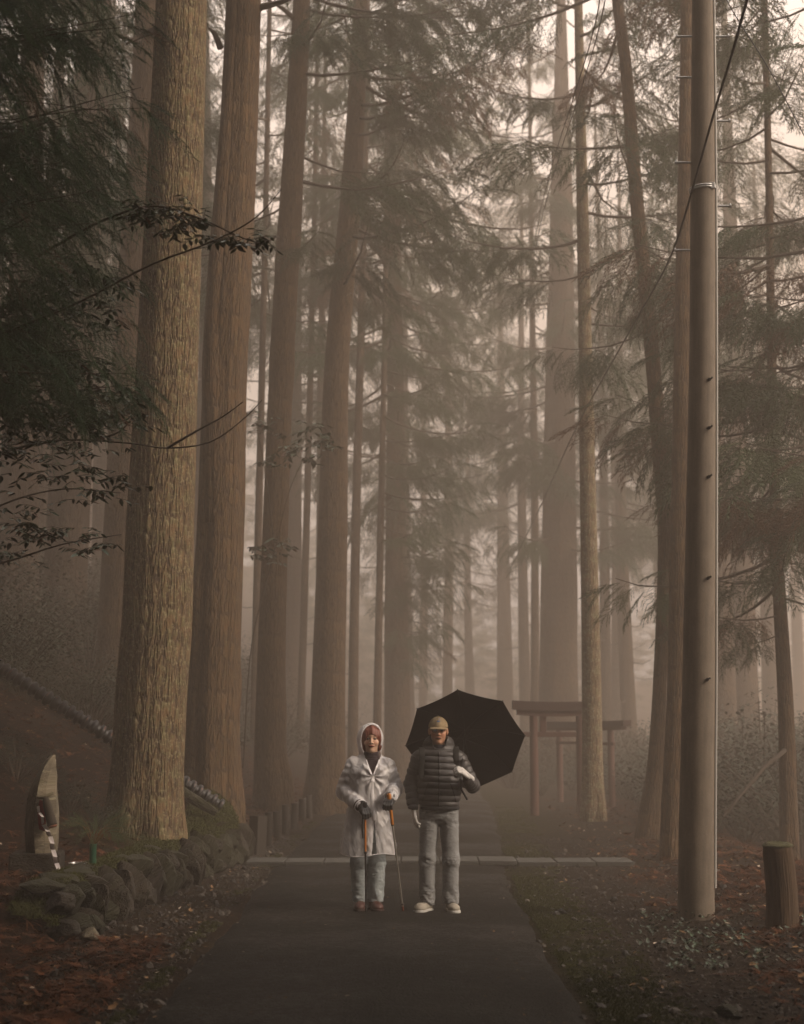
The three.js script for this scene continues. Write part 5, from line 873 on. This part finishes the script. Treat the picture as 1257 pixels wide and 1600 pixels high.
  part('visor', meshField((x, y, z) => { const u = x - hc[0], w = z - hc[2], yy = y - hc[1] - 0.045 + 0.28 * Math.max(0, w - 0.07) + 2.6 * u * u; return smax(smax(Math.abs(yy) - 0.004, Math.hypot(u / 0.078, (w - 0.075) / 0.075) * 0.076 - 0.076, 0.003), -capF(x, y, z) - 0.004, 0.002); }, [hc[0] - 0.1, hc[1] - 0.03, hc[2] + 0.02], [hc[0] + 0.1, hc[1] + 0.07, hc[2] + 0.18], 0.0036), tan, cap);
  part('button', new THREE.SphereGeometry(0.009, 12, 8).scale(1, 0.5, 1).translate(hc[0], hc[1] + 0.136, hc[2] - 0.008), tan, cap);
  { // the small blue emblem sewn on its front
    const blue = fabric([0.02, 0.16, 0.42]), pts = [[-0.014, 0.092], [-0.004, 0.099], [0.004, 0.094], [0.013, 0.097], [0.015, 0.09], [0.003, 0.086], [-0.011, 0.086]];
    const T = new Tri(), mid = T.v(hc[0], hc[1] + 0.092, frontZ(capF, hc[0], hc[1] + 0.092) + 0.0025); const o = pts.map(([x, y]) => T.v(hc[0] + x, hc[1] + y, frontZ(capF, hc[0] + x, hc[1] + y) + 0.0022)); o.forEach((a, i) => T.tri(mid, a, o[(i + 1) % o.length]));
    const z2 = frontZ(capF, hc[0] + 0.008, hc[1] + 0.112) + 0.002, p2 = [[0, 0.112], [0.01, 0.116], [0.018, 0.111], [0.009, 0.108]].map(([x, y]) => T.v(hc[0] + x, hc[1] + y, frontZ(capF, hc[0] + x, hc[1] + y) + 0.002)); T.quad(...p2);
    part('emblem', T.geo(false), blue, cap);
  }
  { const T = new Tri(), y = hc[1] + 0.01, z = hc[2] + 0.092; for (const s of [-1, 1]) { const ring = Array.from({ length: 17 }, (_, i) => V(hc[0] + s * 0.034 + Math.cos(i / 16 * 6.283) * 0.024, y + Math.sin(i / 16 * 6.283) * 0.017, z - 0.006 * Math.abs(Math.cos(i / 16 * 6.283)))); tube(ring, Array(17).fill(0.0011), 5, null, false, 0, T); tube([V(hc[0] + s * 0.058, y + 0.004, z - 0.004), V(hc[0] + s * 0.083, y + 0.006, z - 0.08)], [0.0016, 0.0016], 5, null, true, 0, T); } tube([V(hc[0] - 0.01, y + 0.004, z), V(hc[0], y + 0.007, z + 0.004), V(hc[0] + 0.01, y + 0.004, z)], [0.0016, 0.0016, 0.0016], 5, null, true, 0, T); const sp = part('spectacles', T.geo(), M.blackPlastic, t); for (const s of [-1, 1]) part('lens', new THREE.CircleGeometry(0.0235, 20).scale(1, 0.72, 1).translate(hc[0] + s * 0.034, y, z - 0.003), new THREE.MeshPhysicalMaterial({ color: rgb(0.62, 0.56, 0.5), transmission: 1, roughness: 0.05, thickness: 0, side: THREE.DoubleSide }), sp); }
  // backpack
  const bp = thing('backpack', 'dark backpack worn by the person in the quilted jacket, straps over both shoulders', 'backpack', manAt), dark = fabric([0.022, 0.022, 0.02]);
  part('bag', meshField((x, y, z) => smax(ellD(x, y, z, [0, 1.14, -0.2], [0.18, 0.3, 0.13]), -(jacket(x, y, z) - 0.004), 0.01), [-0.22, 0.8, -0.36], [0.22, 1.48, -0.05], 0.012), dark, bp);
  const onTop = (f, x, z) => { let y = 1.5; while (f(x, y, z) > 0.001 && y > 1) y -= 0.002; return y; };
  for (const s of [-1, 1]) {
    const T = new Tri(), path = [V(s * 0.155, onTop(jacket, s * 0.155, -0.06) + 0.006, -0.06), V(s * 0.155, onTop(jacket, s * 0.155, -0.02) + 0.008, -0.02), V(s * 0.152, onTop(jacket, s * 0.152, 0.03) + 0.006, 0.03)]; for (const y of [1.36, 1.3, 1.23, 1.16]) path.push(V(s * (0.15 + (1.36 - y) * 0.04), y, frontZ(jacket, s * (0.15 + (1.36 - y) * 0.04), y) + 0.007));
    const c = curve(path, 40); c.forEach((p, i) => { for (const k of [-1, 1]) T.v(p.x + k * 0.026, p.y, p.z + (Math.abs(k) === 1 ? -0.002 : 0)); for (const k of [1, -1]) { const d = c[Math.min(40, i + 1)].clone().sub(c[Math.max(0, i - 1)]).normalize(), nrm = V(1, 0, 0).cross(d).normalize(); if (nrm.z < 0 && nrm.y < 0) nrm.negate(); T.v(p.x + k * 0.023, p.y + nrm.y * 0.009, p.z + nrm.z * 0.009); } });
    for (let i = 0; i < 40; i++) for (let k = 0; k < 4; k++) { const a = i * 4 + k, b = i * 4 + (k + 1) % 4; T.quad(a, b, b + 4, a + 4); }
    part('strap', T.geo(), dark, bp);
  }
  // umbrella
  const um = thing('umbrella', 'open black umbrella tilted back over the shoulder, held in a white-gloved hand', 'umbrella', manAt), R = 0.545, rimC = V(0.24, 1.482, -0.15), N = shaft.clone(), U = V(1, 0, 0).addScaledVector(N, -N.x).normalize(), W = N.clone().cross(U).negate(); if (W.y < 0) W.negate();
  const blackCloth = mat({ color: rgb(0.011, 0.01, 0.011), roughness: 0.75 }), ribP = (k, s) => { const a = (8 + 45 * k) * Math.PI / 180, rr = R * s; return rimC.clone().addScaledVector(U, Math.cos(a) * rr).addScaledVector(W, Math.sin(a) * rr).addScaledVector(N, 0.17 * (1 - s ** 2.1)); };
  for (let k = 0; k < 8; k++) {
    const T = new Tri(), n = 10, m = 8; for (let i = 0; i <= n; i++) for (let j = 0; j <= m; j++) { const s = 0.01 + 0.99 * i / n, q = j / m, p = ribP(k, s).lerp(ribP(k + 1, s), q), dip = 4 * q * (1 - q); p.sub(rimC).addScaledVector(N, -0).multiplyScalar(1 - 0.012 * dip * s ** 6).add(rimC).addScaledVector(N, -0.012 * dip * s); T.v(p.x, p.y, p.z, q, s); }
    for (let i = 0; i < n; i++) for (let j = 0; j < m; j++) { const a = i * (m + 1) + j; T.quad(a, a + 1, a + m + 2, a + m + 1); }
    part('panel', T.geo(), blackCloth, um);
    const rib = part('rib', tube(Array.from({ length: 9 }, (_, i) => ribP(k, 0.02 + 0.98 * i / 8).addScaledVector(N, -0.006)), Array(9).fill(0.0028), 5).geo(), M.blackPlastic, um);
    part('stretcher', tube([rimC.clone().addScaledVector(N, 0.02), ribP(k, 0.5).addScaledVector(N, -0.008)], [0.0025, 0.0025], 5).geo(), M.blackPlastic, rib);
    part('rib_tip', new THREE.SphereGeometry(0.006, 8, 6).translate(...ribP(k, 1.0).toArray()), M.blackPlastic, rib);
  }
  const apex = rimC.clone().addScaledVector(N, 0.17), hs = grip.clone();
  part('shaft', tube(curve([hs, hs.clone().lerp(apex, 0.5), apex.clone().addScaledVector(N, 0.06)], 12), Array(13).fill(0.0065), 8).geo(), M.blackPlastic, um);
  part('handle', tube([hs.clone().addScaledVector(N, -0.1), hs.clone().addScaledVector(N, -0.09), hs.clone(), hs.clone().addScaledVector(N, 0.07)], [0.01, 0.016, 0.014, 0.011], 14).geo(), M.blackPlastic, um);
  part('wrist_strap', tube(curve([hs.clone().addScaledVector(N, -0.1), hs.clone().add(V(0.0, -0.13, 0.02)), hs.clone().add(V(0.03, -0.19, 0.0)), hs.clone().add(V(0.05, -0.225, -0.01))], 12), Array(13).fill(0.009), 6).geo(), M.blackPlastic, um);
}
// ---- the woman
const womanAt = onY(577, 1422, 0.02);
{
  const t = thing('person', 'person with auburn hair in a clear hooded raincoat and pale jeans holding two trekking poles', 'person', womanAt);
  const hc = [0.018, 1.488, 0.0], skin = [0.66, 0.42, 0.29], RE = [-0.225, 1.035, 0.0], RW = [-0.075, 0.915, 0.19], LE = [0.222, 1.06, 0.0], LW = [0.19, 0.985, 0.2];
  const head = headField(hc, { nose: 0.9, jaw: 0.96, smile: 1 });
  const armSegs = (a, b, c) => [[[-0.145, 1.265, 0], RE, a, b], [RE, RW, b, c], [[0.15, 1.265, 0], LE, a, b], [LE, LW, b, c]];
  const bodyF = (x, y, z) => { let d = Math.min(ellD(x, y, z, [0, 1.1, -0.01], [0.14, 0.22, 0.09]), ellD(x, y, z, [0, 0.86, 0], [0.15, 0.17, 0.1])); d = smin(d, capD(x, y, z, [-0.13, 1.265, 0], [0.13, 1.265, 0], 0.045, 0.045), 0.03); d = smin(d, capD(x, y, z, [0, 1.25, -0.01], [0.015, 1.38, -0.02], 0.055, 0.05), 0.02); for (const [a, b, ra, rb] of [...armSegs(0.042, 0.035, 0.024), [[-0.075, 0.78, 0], [-0.085, 0.42, 0], 0.075, 0.05], [[-0.085, 0.42, 0], [-0.08, 0.07, 0], 0.048, 0.036], [[0.065, 0.78, 0], [0.07, 0.42, 0], 0.075, 0.05], [[0.07, 0.42, 0], [0.065, 0.07, 0], 0.048, 0.036]]) d = smin(d, capD(x, y, z, a, b, ra, rb), 0.02); return d; };
  part('body', joinBody([meshField(head, [hc[0] - 0.12, hc[1] - 0.19, -0.14], [hc[0] + 0.12, hc[1] + 0.14, 0.13], 0.004, { tint: faceTint(hc, skin, [0.36, 0.1, 0.08], [0.06, 0.025, 0.015], 1) }), meshField(bodyF, [-0.3, 0.03, -0.16], [0.3, 1.4, 0.24], 0.012, { tint: () => skin })]), skinM, t);
  const hairF = (x, y, z) => { const u = x - hc[0], v = y - hc[1], w = z - hc[2]; let d = ellD(u, v, w, [0, 0.034, -0.014], [0.09, 0.1, 0.108]); d = smin(d, ellD(Math.abs(u), v, w, [0.062, -0.03, -0.02], [0.028, 0.075, 0.06]), 0.03); d -= 0.006 * (vnoise(u * 170 + 5, v * 14, w * 60 + 3.01) - 0.5) + 0.004 * Math.sin(u * 90 + v * 8); return smax(d, -ellD(u, v, w, [0.004, -0.062 + 0.1 * 0, 0.085], [0.062, 0.112, 0.095]), 0.006); };
  part('hair', meshField(hairF, [hc[0] - 0.12, hc[1] - 0.13, -0.15], [hc[0] + 0.12, hc[1] + 0.15, 0.12], 0.0042), mat({ color: rgb(0.17, 0.042, 0.018), roughness: 0.5 }), t);
  // dark top under the coat, with a high collar
  const topF = (x, y, z) => { let d = smin(ellD(x, y, z, [0, 1.08, 0], [0.168, 0.26, 0.118]), ellD(x, y, z, [0, 0.86, 0.005], [0.172, 0.26, 0.128]), 0.05); d = smin(d, capD(x, y, z, [-0.125, 1.262, 0], [0.128, 1.262, 0], 0.056, 0.056), 0.04); d = smin(d, capD(x, y, z, [0, 1.24, -0.01], [0.014, 1.365, -0.01], 0.078, 0.066), 0.03); for (const [a, b, ra, rb] of armSegs(0.056, 0.047, 0.036)) d = smin(d, capD(x, y, z, a, b, ra, rb), 0.02); if (Math.abs(d) < 0.04) d -= wr(x, y, z, 10, 0.006) + 0.0018 * Math.sin(y * 420) * sstep(1.29, 1.31, y); return smax(smax(d, 0.72 - y, 0.01), y - 1.385 - 0.12 * (hc[2] - z), 0.01); };
  part('top', meshField(topF, [-0.3, 0.7, -0.2], [0.31, 1.43, 0.26], 0.0085), fabric([0.035, 0.022, 0.026]), t);
  const trousers = (x, y, z) => { let d = ellD(x, y, z, [0, 0.8, 0], [0.165, 0.14, 0.115]); for (const s of [-1, 1]) { const k = s < 0 ? -0.09 : 0.068; d = smin(d, smin(capD(x, y, z, [s * 0.072, 0.76, 0], [k, 0.42, 0.01], 0.09, 0.076), capD(x, y, z, [k, 0.42, 0.01], [k + s * -0.008, 0.06, 0.0], 0.076, 0.066), 0.03), 0.016); } return smax(d - wr(x + 5, y * 2.2, z, 20, 0.009) - wr(x, y * 1.5, z, 8, 0.02) * (0.6 + 0.6 * sstep(0.25, 0.1, y)), 0.072 - y, 0.008); };
  part('trousers', meshField(trousers, [-0.22, 0.03, -0.16], [0.22, 0.95, 0.16], 0.008), fabric([0.42, 0.47, 0.48]), t);
  const leather = fabric([0.1, 0.04, 0.032], { roughness: 0.55 }), rub = fabric([0.05, 0.03, 0.026]);
  shoeParts(t, -0.072, 0.05, -0.12, leather, rub, 0.24, fabric([0.16, 0.09, 0.07])); shoeParts(t, 0.058, 0.06, 0.22, leather, rub, 0.24, fabric([0.16, 0.09, 0.07]));
  // clear raincoat
  const tie = [0.036, 1.165];
  const coatF = (x, y, z) => {
    const th = Math.atan2(x, z), low = sstep(1.0, 0.5, y), rx = lerp(0.182, 0.243, low) + 0.006 * sstep(1.0, 1.2, y), rz = lerp(0.152, 0.2, low), flut = 1 + low * (0.035 * Math.sin(th * 7 + 1) + 0.02 * Math.sin(th * 11 + y * 3));
    const k = Math.hypot((x + 0.008 * low) / rx, (z - 0.01) / rz) / flut; let d = (k - 1) * Math.min(rx, rz) * 0.92;
    d = smax(d, y - 1.27, 0.09);
    d = smin(d, capD(x, y, z, [-0.135, 1.262, -0.005], [0.14, 1.262, -0.005], 0.07, 0.07), 0.05);
    
    for (const [a, b, ra, rb] of armSegs(0.072, 0.073, 0.055)) { const s = capT(x, y, z, a, b); d = smin(d, capD(x, y, z, a, b, ra, rb) - 0.003 * Math.sin(s * 24 + Math.atan2(z, x) * 2 + x * 30), 0.012); }
    const nx = x - tie[0], ny = y - tie[1], rr = Math.hypot(nx, ny); if (z > 0) d -= 0.014 * Math.sin(Math.atan2(ny, nx) * 9 + 0.6) * Math.exp(-rr / 0.09) * sstep(0.01, 0.04, rr) - 0.012 * Math.exp(-rr * rr / 0.004);
    const q = Math.abs(d) < 0.12 || y > 1.3 ? wr(x, y * 0.75, z, 7, 0.024) + wr(x + 3, y * 0.7 + x * 0.5, z + 2, 15, 0.009) : 0;
    d -= q;
    const h = ellD(x, y, z, [hc[0] - 0.014, hc[1] + 0.008, hc[2] - 0.022], [0.118, 0.146, 0.138]) - q * 0.6; d = smin(d, h, 0.03);
    return smin(d, capD(x, y, z, [0, 1.26, -0.02], [0.005, 1.4, -0.03], 0.11, 0.098), 0.04);
  };
  const keep = (x, y, z) => {
    if (y < 0.485 + 0.012 * Math.sin(x * 14)) return false;
    for (const w of [RW, LW]) if (Math.hypot(x - w[0], y - w[1], z - w[2]) < 0.062 && (z > w[2] + 0.008)) return false;
    if (z > 0 && y > 1.165 && y < 1.44 && Math.abs(x - 0.03) < (y - 1.165) * 0.4) return false;
    if (z > 0.052 + hc[2] - 0.25 * Math.max(0, y - hc[1]) && y > 1.36 && Math.hypot((x - hc[0] - 0.004) / 0.097, (y - hc[1] + 0.01) / 0.145) < 1) return false;
    if (z > 0.05 && y < 0.8 && Math.abs(x - 0.05) < (0.8 - y) * 0.075) return false;
    return true;
  };
  const film = new THREE.MeshPhysicalMaterial({ color: rgb(0.92, 0.9, 0.91), transmission: 0.46, roughness: 0.34, thickness: 0, ior: 1.45, side: THREE.DoubleSide });
  const coat = part('raincoat', meshField(coatF, [-0.34, 0.46, -0.25], [0.33, 1.66, 0.3], 0.0066, { keep }), film, t);
  const hemM = new THREE.MeshPhysicalMaterial({ color: rgb(0.88, 0.86, 0.87), transmission: 0.2, roughness: 0.5, thickness: 0, side: THREE.DoubleSide });
  part('placket', ribbon(coatF, [[0.034, 1.165], [0.03, 1.02], [0.034, 0.9], [0.05, 0.79]], 0.03, 0.003, 0.001), hemM, coat);
  for (const s of [-1, 1]) part('lapel_edge', ribbon(coatF, [[0.034, 1.165], [0.03 + s * 0.035, 1.25], [0.03 + s * 0.06, 1.315]], 0.014, 0.003, 0.001, 24), hemM, coat);
  { const T = new Tri(), pts = []; for (let i = 0; i <= 30; i++) { const a = -0.75 + (Math.PI + 1.5) * i / 30, x = hc[0] + 0.004 + Math.cos(a) * 0.099, y = hc[1] - 0.01 + Math.sin(a) * 0.147; let z = 0.14; while (z > -0.1 && coatF(x, y, z) > 0) z -= 0.003; pts.push(V(x, y, z)); } tube(pts, pts.map(() => 0.0032), 6, null, true, 0, T); part('hood_edge', T.geo(), hemM, coat); }
  for (const [w, e] of [[RW, RE], [LW, LE]]) { const d = V(...w).sub(V(...e)).normalize(), c = V(...w).addScaledVector(d, -0.004), s = d.clone().cross(V(0, 1, 0)).normalize(), u = s.clone().cross(d), ring = Array.from({ length: 21 }, (_, i) => c.clone().addScaledVector(s, Math.cos(i / 20 * 6.283) * 0.056).addScaledVector(u, Math.sin(i / 20 * 6.283) * 0.056)); part('cuff', tube(ring, Array(21).fill(0.005), 6, null, false).geo(), hemM, coat); }
  { const pts = []; for (let i = 0; i <= 48; i++) { const a = i / 48 * 6.283, y = 0.488, dx = Math.sin(a), dz = Math.cos(a); let r = 0.35; while (r > 0.05 && coatF(dx * r, y, dz * r) > 0) r -= 0.003; pts.push(V(dx * r, y + 0.012 * Math.sin(dx * r * 14), dz * r)); } part('hem', tube(pts, pts.map(() => 0.004), 5, null, false).geo(), hemM, coat); }
  // gloves and poles
  const gm = mat({ color: rgb(0.02, 0.021, 0.022), roughness: 0.42 });
  const fist = (g, dir, thumbSide) => { const w = V(g[0], g[1], g[2]), h = handField(w.clone().add(V(thumbSide * 0.012, 0.035, -0.045)).toArray(), [thumbSide * -0.25, -0.45, 0.85], [0, -0.9, -0.45], [0.85, 0.95, 0.95, 0.9], 0.5, 0.004, 1.0); return part('glove', meshField(h.f, h.lo, h.hi, 0.0042), gm, t); };
  const G1 = [-0.032, 0.885, 0.262], G2 = [0.183, 0.955, 0.262]; fist(G1, 1, -1); fist(G2, 1, 1);
  const orange = mat({ color: rgb(0.5, 0.17, 0.015), roughness: 0.35 }), silver = mat({ color: rgb(0.5, 0.47, 0.42), metalness: 0.85, roughness: 0.35 }), black = M.blackPlastic;
  const pole = (label, top, tip, bands, strap) => {
    const p = thing('trekking_pole', label, 'trekking pole', womanAt), a = V(...top), b = V(...tip), L = (f) => a.clone().lerp(b, f);
    part('grip', tube([L(-0.03), L(-0.02), L(0.02), L(0.05), L(0.09), L(0.12)], [0.012, 0.021, 0.019, 0.016, 0.018, 0.013], 14).geo(), bands[0], p);
    for (const [name, f0, f1, r, m] of bands[1]) part(name, tube([L(f0), L(lerp(f0, f1, 0.5)), L(f1)], [r, r * 0.96, r * 0.92], 12).geo(), m, p);
    part('collar', tube([L(bands[2] - 0.012), L(bands[2] - 0.008), L(bands[2] + 0.008), L(bands[2] + 0.012)], [0.009, 0.0125, 0.0125, 0.009], 12).geo(), black, p);
    part('basket', tube([L(0.925), L(0.93), L(0.936)], [0.008, 0.022, 0.01], 14).geo(), black, p);
    part('tip', tube([L(0.94), L(0.98), L(1)], [0.008, 0.007, 0.003], 10).geo(), bands[3], p);
    part('strap', tube(curve(strap.map((q) => V(...q)), 16), Array(17).fill(0.006), 6).geo(), black, p);
  };
  pole('orange and black trekking pole standing upright in the hand nearer the bank', [G1[0], 0.925, 0.262], [-0.022, 0.0, 0.24], [black, [['upper_shaft', 0.1, 0.44, 0.0095, orange], ['lower_shaft', 0.44, 0.95, 0.008, black]], 0.44, black], [[G1[0], 0.9, 0.265], [-0.05, 0.83, 0.26], [-0.055, 0.72, 0.255], [-0.05, 0.64, 0.25]]);
  pole('silver trekking pole with an orange grip planted out toward the person with the umbrella', [0.178, 0.995, 0.262], [0.303, 0.0, 0.16], [orange, [['grip_sleeve', 0.1, 0.24, 0.0145, orange], ['shaft', 0.24, 0.95, 0.0085, silver]], 0.24, mat({ color: rgb(0.2, 0.05, 0.03) })], [[0.175, 0.97, 0.27], [0.16, 0.92, 0.28], [0.172, 0.88, 0.275]]);
}
renderer.render(scene, camera);
